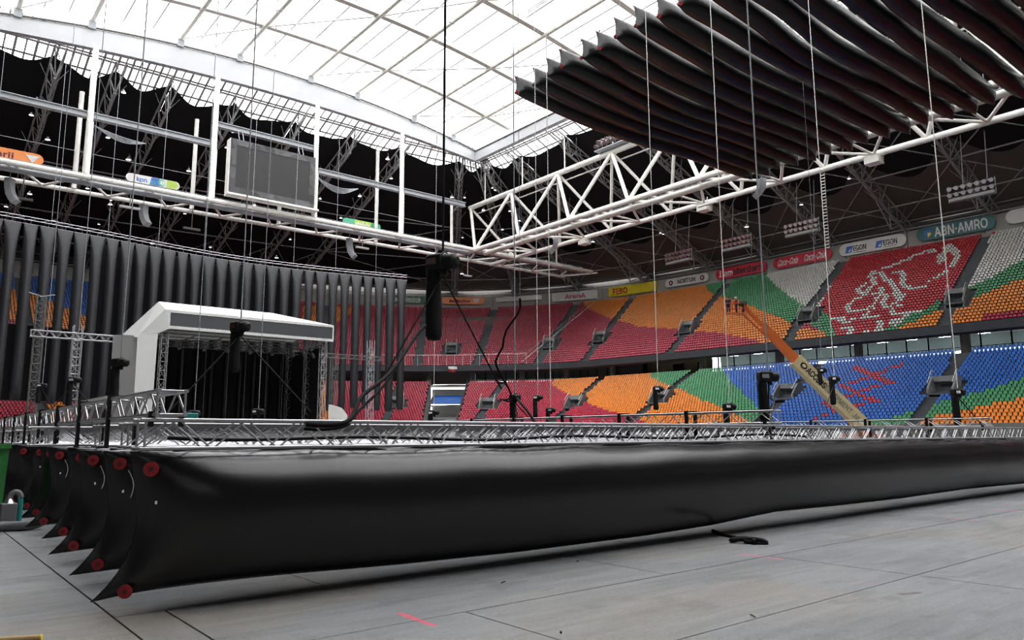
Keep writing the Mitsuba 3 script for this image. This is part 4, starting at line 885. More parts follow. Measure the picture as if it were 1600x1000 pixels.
# seam bands round the front tubes' ends
# ceiling tubes: the same tubes already hoisted under the roof
CY = [55.4 - 2.28 * k for k in range(18)]
for k, y in enumerate(CY):
    L = 41.8 + 0.5 * math.sin(k * 2.3); x0 = 46.2 + 0.25 * math.sin(k * 1.7)
    xq = np.linspace(0, L, 120)
    sag = 0.55 * np.sin(math.pi * xq / L) + 0.35 * np.sin(2 * math.pi * xq / L + .5 * math.sin(k)) * np.sin(math.pi * xq / L)
    z0 = 38.45
    ztq = z0 - sag; zbq = z0 - 1.95 - sag + 0.0 * xq
    tz, bzf = (lambda x, a=xq, b=ztq: np.interp(x, a, b)), (lambda x, a=xq, b=zbq: np.interp(x, a, b))
    nm = 'farthest from the camera' if k == 0 else '%s from the far end' % (ORD[k] if k < 14 else ['fifteenth', 'sixteenth', 'seventeenth', 'eighteenth'][k - 14])
    key = thing('hoisted_tube', 'black inflated tube hoisted under the glass roof, ' + nm + ' of its row', 'inflatable tube', 'black inflated tubes hoisted under the roof')
    v, f = tube_mesh(L, tz, bzf, 0.85, 1.95, ear=(.25, .25, -.1, 4), pinch=.95, seed=40 + k, nu=34, sway=0.5)
    obj('body', (v + V(x0, y, 0), f), 'pvc', key, True)
    obj('corner_patch', disc_patch((x0 + .05, y - .07, z0 - 1.82), (-1, -.4, -.3), .17), 'patch_red', key, 30)
    obj('corner_patch', disc_patch((x0 + .05, y - .07, z0 - .12), (-1, -.4, .1), .1), 'patch_red', key, 30)
    for q in (3, 14, 28, L - 3):
        bar('hanger', key, (x0 + q, y, tz(np.array([q]))[0] - .05), (x0 + q, y, 46.9), 0.03, 'grey_steel', 4)
# the carrier beams the hoisted tubes hang from
for i, x in enumerate((49.2, 60.2, 74.2, 85)):
    key = thing('carrier_truss', 'light truss carrying the hoisted black tubes under the glass roof, ' + ['at their near left ends', 'second from the left ends', 'third from the left ends', 'at their right ends'][i], 'truss', 'carrier trusses above the hoisted tubes')
    for dx, dz in ((-.25, 0), (.25, 0), (0, .45)): bar('chord', key, (x + dx, 12, 47 + dz), (x + dx, 57, 47 + dz), 0.06, 'alu', 6)
    obj('bracing', merge([rod((x + s * .25, y, 47), (x, y + .4, 47.45), .03, 4, caps=False) for y in np.arange(12, 56.6, .8) for s in (-1, 1)]), 'alu', key, kind='stuff')

# vertical tubes of the curtain in front of the left stand
cpts = np.array([(-14, 107.6), (-4, 107.9), (8.3, 108.6), (15.3, 109.6), (23.2, 111.1), (32.2, 112.9), (41.9, 113.5), (52.1, 112.5), (64.9, 110.0), (67, 109.5)])
cs = np.r_[0, np.cumsum(np.linalg.norm(np.diff(cpts, axis=0), axis=1))]
cxs, cys = CubicSpline(cs, cpts[:, 0]), CubicSpline(cs, cpts[:, 1])
CT, CB = 28.7, 6.6
def curtain_tube(half_w, flat, hgt, twist):
    d0 = np.array([0, .06, .15, .3, .5, .8, 1.2, 1.7, 2.3, 3.0, 4.0, 5.0]); zs = np.r_[d0, np.linspace(6.5, hgt - 2.2, 10), hgt - np.array([1.5, .9, .5, .25, .1, 0])]
    top = 1 - np.exp(-(zs / 2.6) ** 1.1); bot = 1 - np.exp(-((hgt - zs) / .7) ** 1.2)
    nv = 16; P = np.zeros((len(zs), nv + 1, 3))
    for k, a in enumerate(np.arange(nv + 1) * 2 * math.pi / nv):
        c, s = math.cos(a), math.sin(a)
        wx = flat / 2 + (half_w - flat / 2) * top; wy = np.maximum(half_w * np.minimum(top ** .8, bot), 0.012)
        P[:, k, 0] = wx * c * (0.86 + .14 * np.minimum(1, bot * 1.2)); P[:, k, 1] = wy * s; P[:, k, 2] = -zs
    return grid(P)
n_t = int((cs[-1] - 1) / 1.96)
for k in range(n_t):
    s_ = cs[-1] - 1.2 - 1.96 * k
    if s_ < 0: break
    p = V(float(cxs(s_)), float(cys(s_)), CT); t_ = V(float(cxs(s_, 1)), float(cys(s_, 1)), 0); t_ /= np.linalg.norm(t_)
    key = thing('curtain_tube', 'dark grey upright inflated tube of the hanging curtain, ' + ordw(k + 1) + ' from its right end', 'inflatable tube', 'upright tubes of the hanging curtain')
    hw = .60 + .05 * math.sin(k * 2.1); M = basis(p, t_, np.cross(V(0, 0, 1), t_), (0, 0, 1))
    obj('body', move(curtain_tube(hw, 1.92 - (.35 if k % 5 == 3 else 0), CT - CB + .25 * math.sin(k * 1.3), 0), M), 'pvc_grey', key, True)
    obj('top_batten', move(rod((-.95, 0, .02), (.95, 0, .02), .04, 6), M), 'grey_steel', key)
    bar('tie', key, p + V(0, 0, 0.0), p + V(0, 0, .5), 0.02, 'grey_steel', 4)
q = np.linspace(0, 1, 30) * 29 + 20
bcx = np.interp(q, cpts[:, 0], cpts[:, 1]) + 1.6
obj('backdrop_cloth', grid(np.array([np.c_[q, bcx + .12 * np.sin(q * 4), np.full(30, z)] for z in (5.5, 12, 20, 28.2)])), 'drape', None, True, 'black backdrop cloth hanging behind the upright tubes, above and behind the stage', 'cloth')
q = np.linspace(0, 1, 30) * 33 - 13
bcx = np.interp(q, cpts[:, 0], cpts[:, 1]) + 1.6
obj('backdrop_cloth', grid(np.array([np.c_[q, bcx + .12 * np.sin(q * 4), np.full(30, z)] for z in (6.8, 10, 13, 16.2)])), 'drape', None, True, 'low black backdrop cloth behind the upright tubes at the left edge', 'cloth')
ctr = thing('curtain_truss', 'thin curved truss from which the upright dark tubes hang', 'truss')
q = np.linspace(0.5, cs[-1] - .3, 60); C3 = np.c_[cxs(q), cys(q), np.full(60, CT + .5)]
obj('chord', sweep(C3, .06, 6), 'alu', ctr); obj('chord', sweep(C3 + V(0, 0, .4), .06, 6), 'alu', ctr)
obj('bracing', merge([rod(a, b + V(0, 0, .4), .03, 4, caps=False) for a, b in zip(C3[:-1], C3[1:])]), 'alu', ctr, kind='stuff')
for k in range(0, 60, 5): bar('hanger', ctr, C3[k], V(C3[k, 0], C3[k, 1], 52), 0.035, 'grey_steel', 4)

# ------------------------------------------------------------------ trusses
TR, TH = 0.026, 0.37
def box_truss(base, label, p, q, h, w, pitch, parts, group=None, up=V(0, 0, 1), r=TR, br=0.013, mat='alu'):
    """square ladder truss from p to q (lower centre line); parts: how many braces are parts of their own"""
    key = thing(base, label, 'truss', group)
    p, q = np.asarray(p, float), np.asarray(q, float); d = q - p; L = np.linalg.norm(d); d /= L
    s = np.cross(d, up); s /= np.linalg.norm(s)
    for a in (-w / 2, w / 2):
        for b in (r, h - r): bar('chord', key, p + s * a + up * b, q + s * a + up * b, r, mat, 10)
    n = max(2, int(round(L / pitch))); st = L / n; made = 0; ms = []
    for k in range(n):
        for face in range(4):
            t0, t1 = k * st + .02, (k + 1) * st - .02
            if face < 2:
                a = s * (-w / 2 if face == 0 else w / 2)
                A, B = (p + d * t0 + a + up * r, p + d * t1 + a + up * (h - r)) if k % 2 == 0 else (p + d * t0 + a + up * (h - r), p + d * t1 + a + up * r)
            else:
                z = up * (r if face == 2 else h - r); sg = 1 if k % 2 == 0 else -1
                A, B = p + d * t0 - s * sg * w / 2 + z, p + d * t1 + s * sg * w / 2 + z
            if made < parts and face < 2: bar('brace', key, A, B, br, mat, 6); made += 1
            else: ms.append(rod(A, B, br, 4, caps=False))
    for t in (0.06, L - .06):
        for a in (-w / 2, w / 2): bar('end_post', key, p + d * t + s * a, p + d * t + s * a + up * h, br * 1.2, mat, 6)
        for b in (r, h - r): bar('end_bar', key, p + d * t - s * w / 2 + up * b, p + d * t + s * w / 2 + up * b, br * 1.2, mat, 6)
    if ms: obj('bracing', merge(ms), mat, key, kind='stuff')
    return key
TZ = 2.034
for k, y in enumerate(TY):
    x0 = {0: 2.53, 3: 2.28}.get(k, 2.8 + .1 * (k % 3))
    lab = 'silver ladder truss at the front, resting along the top of the front black tube' if k == 0 else 'silver ladder truss carrying the %s black floor tube' % ORD[k]
    box_truss('tube_truss', lab, (x0, y, TZ), (41.5, y, TZ), 0.424 if k == 0 else .41, .4, 0.46 if k == 0 else .5, 176 if k == 0 else 0, 'silver trusses carrying the floor tubes')
UZ = 2.475
CT_NAMES = ['silver cross truss at the left, its open square end towards the camera', 'silver cross truss in the middle, ending at the tall hoist with a bag', 'silver cross truss lying on the tube trusses at the far right']
for i, (x, y0) in enumerate(((2.87, 10.5), (17.45, 10.65), (33.1, 11.05))):
    key = box_truss('cross_truss', CT_NAMES[i], (x, y0, UZ), (x + (.35 if i == 0 else 0), 46, UZ), .362, .345, .47, 140 if i < 2 else 0, 'silver cross trusses', br=.014)
    for k, y in enumerate(TY[1:]):
        o = .35 * (y - y0) / 35.5 if i == 0 else 0
        obj('strap', merge([box((x + o + s * .2 - .025, y - .05, UZ - .43), (x + o + s * .2 + .025, y + .05, UZ + .4)) for s in (-1, 1)] + [box((x + o - .22, y - .05, UZ + .37), (x + o + .22, y + .05, UZ + .4))]), 'black_rubber', key)
    for y in (y0 + .25,):
        for s in (-1, 1): oblock('clamp', key, V(x + s * .19, y, UZ - .03), V(.03, 0, 0), V(0, .04, 0), V(0, 0, .1), 'black_rubber')

# ------------------------------------------------------------------ chain hoists
def hoist(p, size, yaw, chain_top, label, bag=1.5, legs=(), chain_mat='grey_steel', plate='white', chain_r=None, body='black_rubber'):
    key = thing('chain_hoist', label, 'chain hoist')
    s = size; R = np.eye(4); c_, n_ = math.cos(yaw), math.sin(yaw)
    R[:3, :3] = [[c_, -n_, 0], [n_, c_, 0], [0, 0, 1]]; R[:3, 3] = p
    obj('motor_body', move(rbox((-.42 * s, -.22 * s, -.22 * s), (.12 * s, .22 * s, .22 * s), .1 * s), R), body, key, 40)
    obj('motor_drum', move(merge([rod((.12 * s, 0, 0), (.36 * s, 0, 0), .2 * s, 16), rod((.36 * s, 0, 0), (.45 * s, 0, 0), .2 * s, 16, .1 * s)]), R), body, key, 40)
    obj('name_plate', move(box((-.36 * s, -.232 * s, -.07 * s), (-.06 * s, -.219 * s, .09 * s)), R), plate, key)
    t = np.linspace(-.2, math.pi + .2, 14)
    obj('handle', move(sweep(np.c_[.08 * s + 0 * t, .25 * s * np.cos(t), .25 * s * np.sin(t)], .018 * s, 6), R), 'black_rubber', key)
    obj('hook', move(sweep(np.c_[.0 * t, .05 * s * np.cos(t * 1.4 - 1), -.28 * s - .06 * s * np.sin(t * 1.4 - 1)], .018 * s, 6), R), 'chrome', key)
    obj('hook_block', move(merge([rod((0, 0, -.15 * s), (0, 0, -.24 * s), .05 * s, 8), rbox((-.02 * s, -.07 * s, -.34 * s), (.14 * s, .07 * s, -.2 * s), .03 * s)]), R), 'black_rubber', key, 40)
    if bag:
        bw = .2 * s; zt2, zb2 = -.17 * s, -.12 * s - bag
        q = np.array([0, .03, .1, .3, .55, .8, .93, .985, 1.0]); w_ = np.array([.8, .9, .95, .95, 1.0, 1.03, 1.0, .8, .15]) * bw
        obj('chain_bag', move(sweep(np.c_[0 * q - .28 * s + .03 * q, 0 * q, zt2 + (zb2 - zt2) * q], w_, 14), R), 'black', key, 50)
    r = chain_r or .022
    bar('chain', key, p + V(0, 0, .15 * s), V(p[0], p[1], chain_top), r, chain_mat, 6)
    for a in legs:
        bar('sling', key, p + V(0, 0, -.33 * s), a, .022, 'black_rubber', 6)
    return key
ZR = 60.5
Y_ = YAW - math.pi / 2
hoist(V(9.89, 14.63, 6.3), 0.95, Y_ - .5, ZR, 'large black chain hoist with a long bag hanging in the middle of the view', 1.75, [V(8.3, 14.55, 3.45), V(11.6, 14.55, 3.35)], 'black', 'plate_pink', .03)
hoist(V(8.41, 23.83, 5.67), .8, Y_ - .5, ZR, 'black chain hoist with a bag hanging before the stage canopy', 1.35, [V(6.3, 23.2, 3.0), V(10.6, 23.2, 3.0)], 'grey_steel', 'patch_dark')
hoist(V(6.2, 29.4, 4.83), .72, Y_ - .3, ZR, 'black chain hoist on a thick black bag at the left leg of the stage canopy', 1.25, [], 'grey_steel', 'black')
hoist(V(7.1, 43.3, 5.09), .7, Y_ + .4, ZR, 'dark chain hoist before the left tower', 1.4, [V(5.6, 43, 2.9), V(8.6, 43, 2.9)], 'grey_steel', 'grey_steel')
hoist(V(8.5, 64.3, 6.0), .75, Y_ + .2, ZR, 'small hoist with a white plate near the left edge', 1.2, [V(7, 64, 3), V(10, 64, 3)], 'grey_steel', 'white')
hoist(V(19.2, 23.2, 3.72), .62, Y_ - .9, ZR, 'black chain hoist standing over the middle of the near truss with a slack strap', 1.0, [V(19.9, 22.6, 2.5), V(18.9, 22.6, 2.5)], 'grey_steel', 'black')
hoist(V(19.72, 12.27, 3.88), .72, Y_ + .15, ZR, 'tall black chain hoist with a bag at the end of the middle cross truss', 1.2, [V(19.5, 12.2, 2.2)], 'grey_steel', 'grey_steel')
hoist(V(32.7, 22.6, 3.62), .8, Y_ + .3, ZR, 'small black chain hoist left of the tall one with a bag', .75, [], 'white_steel', 'white')
hoist(V(43.4, 22.6, 5.49), .8, Y_ + .3, ZR, 'chain hoist with a white plate and long bag before the lift boom', 1.45, [V(40.5, 22.3, 2.6)], 'white_steel', 'white')
hoist(V(33.9, 12.43, 3.9), .72, Y_ + .3, ZR, 'chain hoist with a white plate on a tall black bag at the right', 1.25, [V(35.9, 12.3, 2.5)], 'white_steel', 'white')
hoist(V(35.3, 29.3, 4.94), .75, Y_ + .3, ZR, 'small chain hoist with a short bag before the orange seats', 1.15, [], 'white_steel', 'white')
hoist(V(27.1, 29.8, 3.55), .6, Y_ + .4, ZR, 'small chain hoist low before the red seats, right of the strapped one', .7, [], 'white_steel', 'grey_steel')
hoist(V(30.7, 46.4, 3.91), .9, Y_ - .2, ZR, 'small chain hoist low before the corner gate', .8, [], 'white_steel', 'white')
hoist(V(14.1, 47.0, 3.63), .85, Y_ - .2, ZR, 'small chain hoist with a white plate just right of the left cross truss end', .0, [], 'grey_steel', 'white')
hoist(V(18.2, 47.6, 3.82), .85, Y_ - .2, ZR, 'small chain hoist with a white plate low in the middle of the stage opening', .0, [], 'grey_steel', 'white')
hoist(V(66.6, 35.8, 8.1), 1.0, Y_ + .2, ZR, 'tiny chain hoist above the lift boom before the blue seats', 1.2, [], 'grey_steel', 'white')
hoist(V(36.5, 41.5, 4.98), .8, Y_ - .2, ZR, 'tiny chain hoist with a thin bag before the lower red seats', 1.4, [], 'white_steel', 'white')
for i, (x, y, za, zb_) in enumerate(((60.0, 27.0, 38.9, 60), )): pass
# the ladder hanging from the lattice girder
lk = thing('hanging_ladder', 'pale rope ladder hanging from the lattice girder beside the floodlights', 'ladder')
for s in (-.28, .28): bar('rope', lk, (97.6, 50.5 + s, 27.5), (97.6, 50.5 + s, GZ - .3), .04, 'grey_steel', 5)
for z in np.arange(27.6, GZ - .4, .45): bar('rung', lk, (97.6, 50.2, z), (97.6, 50.8, z), .07, 'white_steel', 5)

# slack black strap over the near truss left of the middle, and a bundle of cable
def cable(base, pts, r, mat, label, n=40, cat='cable', group=None):
    pts = np.asarray(pts, float); s = np.r_[0, np.cumsum(np.linalg.norm(np.diff(pts, axis=0), axis=1))]
    c = CubicSpline(s, pts); return obj(base, sweep(c(np.linspace(0, s[-1], n)), r, 8), mat, None, True, label, cat, group)
cable('strap_bundle', [(4.77, 10.6, 2.385), (5.06, 10.52, 2.373), (5.4, 10.56, 2.422), (5.8, 10.98, 2.719), (6.51, 11.61, 3.102), (7.71, 12.76, 3.781), (8.99, 13.96, 4.633)], .036, 'strap_black', 'thick black strap bundle sagging from the large hoist onto the front truss', cat='strap')
cable('strap_bundle', [(4.8, 10.72, 2.325), (5.09, 10.64, 2.313), (5.43, 10.68, 2.362), (5.83, 11.1, 2.539), (6.54, 11.73, 2.922), (7.74, 12.88, 3.721), (9.02, 14.08, 4.573)], .024, 'strap_black', 'thin black strap looping under the thick strap bundle at the front truss', cat='strap')
cable('strap_bundle', [(9.65, 11.02, 2.41), (9.73, 11.3, 2.61), (9.88, 11.67, 2.79), (10.28, 12.35, 3.0)], .024, 'strap_black', 'short black strap leaning over the front truss below the middle hoist', cat='strap')
cable('cable_loom', [(3.162, 11.718, 2.2), (4.65, 11.532, 2.172), (6.51, 11.811, 2.2), (8.835, 11.532, 2.135), (11.16, 11.811, 2.2), (13.95, 11.532, 2.144), (17.205, 11.718, 2.2), (20.46, 11.625, 2.153)], .03, 'black_rubber', 'black cable loom lying along behind the front truss')
cable('cable_loom', [(18.0, 11.2, 2.06), (18.05, 11.25, 2.5), (18.4, 11.4, 2.82), (19.5, 12.1, 3.25)], .028, 'black_rubber', 'black cable dropping from the tall hoist over the front truss')

fl = thing('pennant', 'small red and white cloth on the front band of the upper tier', 'cloth')
fo = outward(np.array(7.42), -.75, 16.0); fd = np.cross(V(*ring(np.array(7.42))[2], 0), V(0, 0, 1))
for q_, m_ in ((0, 'white'), (1, 'patch_red')):
    P = np.array([[fo + fd * (x + .3 * z) + V(0, 0, -z + .45 - .55 * q_) + V(.06 * math.sin(5 * x), .06 * math.sin(5 * x), 0) for x in np.linspace(-.9, .9 - .35 * q_, 6)] for z in (0, .3, .6)])
    obj('cloth', grid(P), m_, fl, True)
cable('cable_loom', [(13.92, 16.58, 6.17), (13.84, 16.77, 5.55), (13.66, 16.99, 5.1), (13.68, 17.1, 4.75), (13.55, 17.23, 4.44), (13.8, 17.5, 4.2), (14.38, 17.96, 3.93), (15.22, 18.64, 3.6), (16.5, 20.5, 3.45), (18.9, 23.0, 3.5)], .03, 'strap_black', 'black knotted cable hanging before the corner of the upper tier')
scene['cable_loom_002__drop_line'] = mikit.ply(rod((13.92, 16.58, 6.1), (13.92, 16.58, 60), .008, 5), 'grey_steel')
# ------------------------------------------------------------------ stage
sg = thing('stage_canopy', 'white stage canopy with a grey valance, open front and white left side wall', 'stage')
SX0, SX1, SY0, SY1 = 20.9, 38.9, 80.0, 91.5
def poly3(base, pts, mat, parent, th=0.06):
    pts = np.asarray(pts, float); n = np.cross(pts[1] - pts[0], pts[2] - pts[0]); n /= np.linalg.norm(n); m = len(pts)
    v = np.vstack([pts + n * th / 2, pts - n * th / 2])
    f = [[0, i, i + 1] for i in range(1, m - 1)] + [[m, m + i + 1, m + i] for i in range(1, m - 1)] + [[i, (i + 1) % m + m, (i + 1) % m] for i in range(m)] + [[i, i + m, (i + 1) % m + m] for i in range(m)]
    return obj(base, (v, np.array(f)), mat, parent)
poly3('front_fascia', [(SX0 + .2, SY0 - .05, 13.35), (SX1, SY0 - .05, 13.35), (SX1, SY0 - .05, 14.75), (SX0 + .2, SY0 - .05, 14.75)], 'canopy_grey', sg)
poly3('fascia_trim', [(SX0 + .1, SY0 - .1, 13.05), (SX1 + .05, SY0 - .1, 13.05), (SX1 + .05, SY0 - .1, 13.35), (SX0 + .1, SY0 - .1, 13.35)], 'canopy_white', sg)
poly3('fascia_trim', [(SX1 - .1, SY0 - .12, 13.35), (SX1 + .05, SY0 - .12, 13.35), (SX1 + .05, SY0 - .12, 14.85), (SX1 - .1, SY0 - .12, 14.85)], 'canopy_white', sg)
poly3('fascia_trim', [(SX0 - .3, SY0 - .1, 14.7), (SX1 + .05, SY0 - .1, 14.7), (SX1 + .05, SY0 - .1, 14.95), (SX0 - .3, SY0 - .1, 14.95)], 'canopy_white', sg)
RX0, RX1, RY, RZ = 21.3, 33.8, 85.5, 16.6
poly3('roof_sheet', [(SX0 - .3, SY0, 14.95), (SX1 + .05, SY0, 14.95), (RX1, RY, RZ), (RX0, RY, RZ)], 'canopy_white', sg)
poly3('roof_sheet', [(SX1 + .05, SY0, 14.95), (SX1 + .05, SY1, 14.2), (RX1, RY, RZ)], 'canopy_white', sg)
poly3('roof_sheet', [(RX0, RY, RZ), (RX1, RY, RZ), (SX1, SY1, 14.2), (SX0, SY1, 13.2)], 'canopy_white', sg)
poly3('roof_sheet', [(18.3, SY0 + .6, 12.0), (SX0 - .3, SY0, 14.95), (RX0, RY, RZ), (19.2, SY1, 13.4)], 'canopy_white', sg)
poly3('gable_sheet', [(SX0 + .2, SY0 - .08, 13.05), (SX0 + .2, SY0 - .08, 14.95), (SX0 - .3, SY0 - .08, 14.95), (18.3, SY0 + .5, 12.0), (19.6, SY0 + .3, 12.2)], 'canopy_white', sg)
# side wall of loose fabric with folds
q = np.linspace(0, 1, 26); rows = []
for z in (0.9, 3, 6, 9, 11.2, 12.2):
    fx_ = 18.5 + .12 * np.sin(q * 22) * (1 - z / 16) + .35 * (1 - z / 12.2) - .2
    rows.append(np.c_[fx_ + 1.3 * (1 - q) ** 6, SY0 + .3 + (SY1 - SY0 - .5) * q, np.full(26, z) + (1.2 * q if z > 11.9 else 0)])
P = np.array(rows); obj('side_wall', grid(P), 'canopy_white', sg, True)
poly3('front_flap', [(18.4, SY0 + .3, .9), (20.0, SY0 + .2, .9), (20.1, SY0 + .2, 12.6), (18.3, SY0 + .4, 12.0)], 'canopy_white', sg)
poly3('deck', [(18.6, SY0 + .2, 2.6), (SX1 - .4, SY0 + .2, 2.6), (SX1 - .4, SY1, 2.6), (18.6, SY1, 2.6)], 'canopy_grey', sg, .3)
poly3('back_cloth', [(19, SY1 - .6, 2.6), (SX1 - .6, SY1 - .6, 2.6), (SX1 - .6, SY1 - .6, 12.5), (19, SY1 - .6, 12.5)], 'drape', sg)
poly3('side_cloth', [(SX1 - .55, SY0 + 1.5, 2.6), (SX1 - .55, SY1 - .6, 2.6), (SX1 - .55, SY1 - .6, 12.5), (SX1 - .55, SY0 + 1.5, 12.5)], 'drape', sg)
for xx in np.linspace(20.5, SX1 - 1.6, 11):
    bar('back_cloth_fold', sg, (xx, SY1 - .75, 2.7), (xx, SY1 - .75, 12.2), .32, 'pvc', 10)
def tower(parent, x, y, z0_, z1, w, r=.05, br=.025, mat='alu', step=.9):
    for a in (-w, w):
        for b in (-w, w): bar('leg', parent, (x + a, y + b, z0_), (x + a, y + b, z1), r, mat, 6)
    ms = []; zz = np.arange(z0_, z1 - step, step)
    for i, z in enumerate(zz):
        for (a0, b0), (a1, b1) in (((-w, -w), (w, -w)), ((w, -w), (w, w)), ((w, w), (-w, w)), ((-w, w), (-w, -w))):
            s = (a0, b0, a1, b1) if i % 2 else (a1, b1, a0, b0)
            ms.append(rod((x + s[0], y + s[1], z), (x + s[2], y + s[3], z + step), br, 4, caps=False)); ms.append(rod((x + a0, y + b0, z), (x + a1, y + b1, z), br, 4, caps=False))
    obj('lacing', merge(ms), mat, parent, kind='stuff')
for x, y in ((20.9, SY0 + .9), (38.2, SY0 + .9), (20.9, SY1 - 1.2), (38.2, SY1 - 1.2), (38.2, SY0 + 5)): tower(sg, x, y, 2.6, 13.0, .32)
for z, y in ((12.7, SY0 + .8), (12.4, SY0 + 4), (12.2, SY0 + 8)):
    for dy, dz in ((-.2, 0), (.2, 0), (0, .35)): bar('roof_chord', sg, (20, y + dy, z + dz), (SX1 - .5, y + dy, z + dz), .05, 'dark_steel', 6)
for x in np.linspace(21, SX1 - 1, 7): bar('roof_chord', sg, (x, SY0 + .5, 12.6), (x, SY1 - .6, 12.4), .07, 'dark_steel', 6)
for k in range(14):
    x = 21.6 + 1.25 * k; obj('stage_lamp', merge([rod((x, SY0 + 3, 12.1 - .25 * (k % 2)), (x + .1, SY0 + 2.7, 11.65 - .25 * (k % 2)), .16, 8, .2), rod((x, SY0 + 3.1, 12.1 - .25 * (k % 2)), (x, SY0 + 3.5, 12.5), .03, 4)]), 'dark_steel', sg)
for x in (24.5, 27, 29.5, 31.5, 34, 36): bar('drop_line', sg, (x, SY0 + 7, 2.7), (x, SY0 + 7, 12.3), .04, 'dark_steel', 5)
sp = thing('side_panel', 'low pale grey panel with a rounded top corner at the right foot of the stage', 'panel')
poly3('panel', [(38.9, SY0 + .5, .0), (41.3, SY0 + .5, .0), (41.3, SY0 + .5, 4.7), (40.6, SY0 + .5, 5.5), (39.6, SY0 + .5, 5.8), (38.9, SY0 + .5, 5.9)], 'sign_white', sp)
wt = thing('white_barrier', 'long white-topped barrier running back from the foot of the white stage wall', 'barrier')
obj('top', box((18.2, SY1 + .2, 6.3), (18.9, 107, 6.75)), 'canopy_white', wt); obj('side', box((18.3, SY1 + .2, 0), (18.8, 107, 6.3)), 'dark_steel', wt)
tw = thing('lattice_tower', 'thin lattice tower left of the stage, the taller one with a wide top', 'tower'); tower(tw, 11.4, 92, 0, 17.2, .4, .05, .025, 'dark_steel')
for d in (-1.2, 1.2): bar('top_arm', tw, (11.4, 92, 17), (11.4 + d, 92, 17.3), .06, 'grey_steel', 5)
tw = thing('lattice_tower', 'thin lattice tower left of the stage, the one nearer the stage', 'tower'); tower(tw, 15.0, 92, 0, 14.2, .42, .06, .03, 'alu')
tw = thing('lattice_tower', 'thin lattice tower right of the stage before the upright tubes', 'tower'); tower(tw, 53.2, 97, 0, 16.0, .4, .05, .025, 'grey_steel')
tw = thing('lattice_tower', 'thin lattice tower right of the stage, the one nearer the stage', 'tower'); tower(tw, 48.5, 99, 0, 13.5, .4, .05, .025, 'dark_steel')
box_truss('bridge_truss', 'silver truss bridging from the left tower to the stage canopy', (10.6, 91.5, 12.6), (19.4, 91.5, 12.6), .75, .6, .6, 0, None, r=.05, br=.03)
box_truss('bridge_truss', 'thin truss bridging from the stage to the tower on its right', (41.5, 96, 13.0), (54.5, 96, 13.0), .6, .5, .7, 0, None, r=.03, br=.02, mat='dark_steel')

# ------------------------------------------------------------------ boom lift with two workers
bl = thing('boom_lift', 'orange and cream telescopic boom lift with its basket raised before the orange seats', 'boom lift')
SB = 0.932
A, B_, Cc = (EYE + (V(*q) - EYE) * SB for q in ((75.9, 49.9, 17.1), (81.12, 46.86, 10.87), (88.2, 42.6, 2.9)))
def boom(base, a, b, w0, h0, w1, h1, mat):
    d = (b - a) / np.linalg.norm(b - a); s = np.cross(d, V(0, 0, 1)); s /= np.linalg.norm(s); u = np.cross(s, d)
    v = np.array([c + s * x * w + u * y * h for c, w, h in ((a, w0, h0), (b, w1, h1)) for x in (-1, 1) for y in (-1, 1)])
    obj(base, (v, BOXF), mat, bl); return d, s, u
M1 = A + (B_ - A) * .42
boom('inner_boom', A, M1, .16, .16, .2, .2, 'boom_orange')
d, s, u = boom('middle_boom', M1 - (B_ - A) * .05, B_ + (Cc - B_) * .03, .3, .38, .36, .45, 'boom_orange')
d, s, u = boom('outer_boom', B_, Cc, .45, .68, .5, .78, 'boom_cream')
bar('boom_rod', bl, A + V(-.3, 0, -.9), M1 + V(-.2, 0, -.7), .12, 'boom_orange', 6)
def boom_text(st, h, w, t0, mat):
    v, f = text(st, h, w, .03, True); c = B_ + (Cc - B_) * t0
    ex, ey = d, np.cross(np.cross(d, -V(FWD[0], FWD[1], 0)), d); ey /= np.linalg.norm(ey)
    side = s if s @ V(FWD[0], FWD[1], 0) < 0 else -s; ey = np.cross(side, ex)
    obj("lettering", move((v, f), basis(c + side * .5, ex, ey, side)), mat, bl)
boom_text('ACCESS', .62, 2.7, .27, 'ink'); boom_text('EQUIPMENT', .58, 3.9, .58, 'ink_grey'); boom_text('.NL', .58, 1.0, .84, 'ink_grey')
side = s if s @ V(FWD[0], FWD[1], 0) < 0 else -s; ey = np.cross(side, d)
for r_, m_, o_ in ((.34, 'ink', .5), (.2, 'boom_cream', .53)):
    p_ = trimesh.creation.extrude_polygon(Polygon([(x * 1.25, y) for x, y in disc(0, 0, r_, 10)]), .02, engine='earcut'); obj('emblem', move(p_, basis(B_ + (Cc - B_) * .095 + side * o_, d, ey, side)), m_, bl)
# basket
bc = EYE + (V(74.9, 50.6, 16.15) - EYE) * SB
ux = V(.77, -.635, 0); uy = V(.635, .77, 0)
oblock('basket_floor', bl, bc, ux * 1.15, uy * .5, V(0, 0, .06), 'boom_orange')
for a in (-1.1, 0, 1.1):
    for b in (-.45, .45): bar('basket_post', bl, bc + ux * a + uy * b, bc + ux * a + uy * b + V(0, 0, 1.1), .03, 'boom_orange', 5)
for z in (.55, 1.1):
    for b in (-.45, .45): bar('basket_rail', bl, bc - ux * 1.1 + uy * b + V(0, 0, z), bc + ux * 1.1 + uy * b + V(0, 0, z), .035, 'boom_orange', 5)
    for a in (-1.1, 1.1): bar('basket_rail', bl, bc + ux * a - uy * .45 + V(0, 0, z), bc + ux * a + uy * .45 + V(0, 0, z), .035, 'boom_orange', 5)
oblock('control_box', bl, bc + ux * 1.0 + V(0, 0, 1.05), ux * .35, uy * .3, V(0, 0, .2), 'ink')
bar('basket_arm', bl, bc + ux * 1.0 + V(0, 0, .0), A, .14, 'ink', 6)
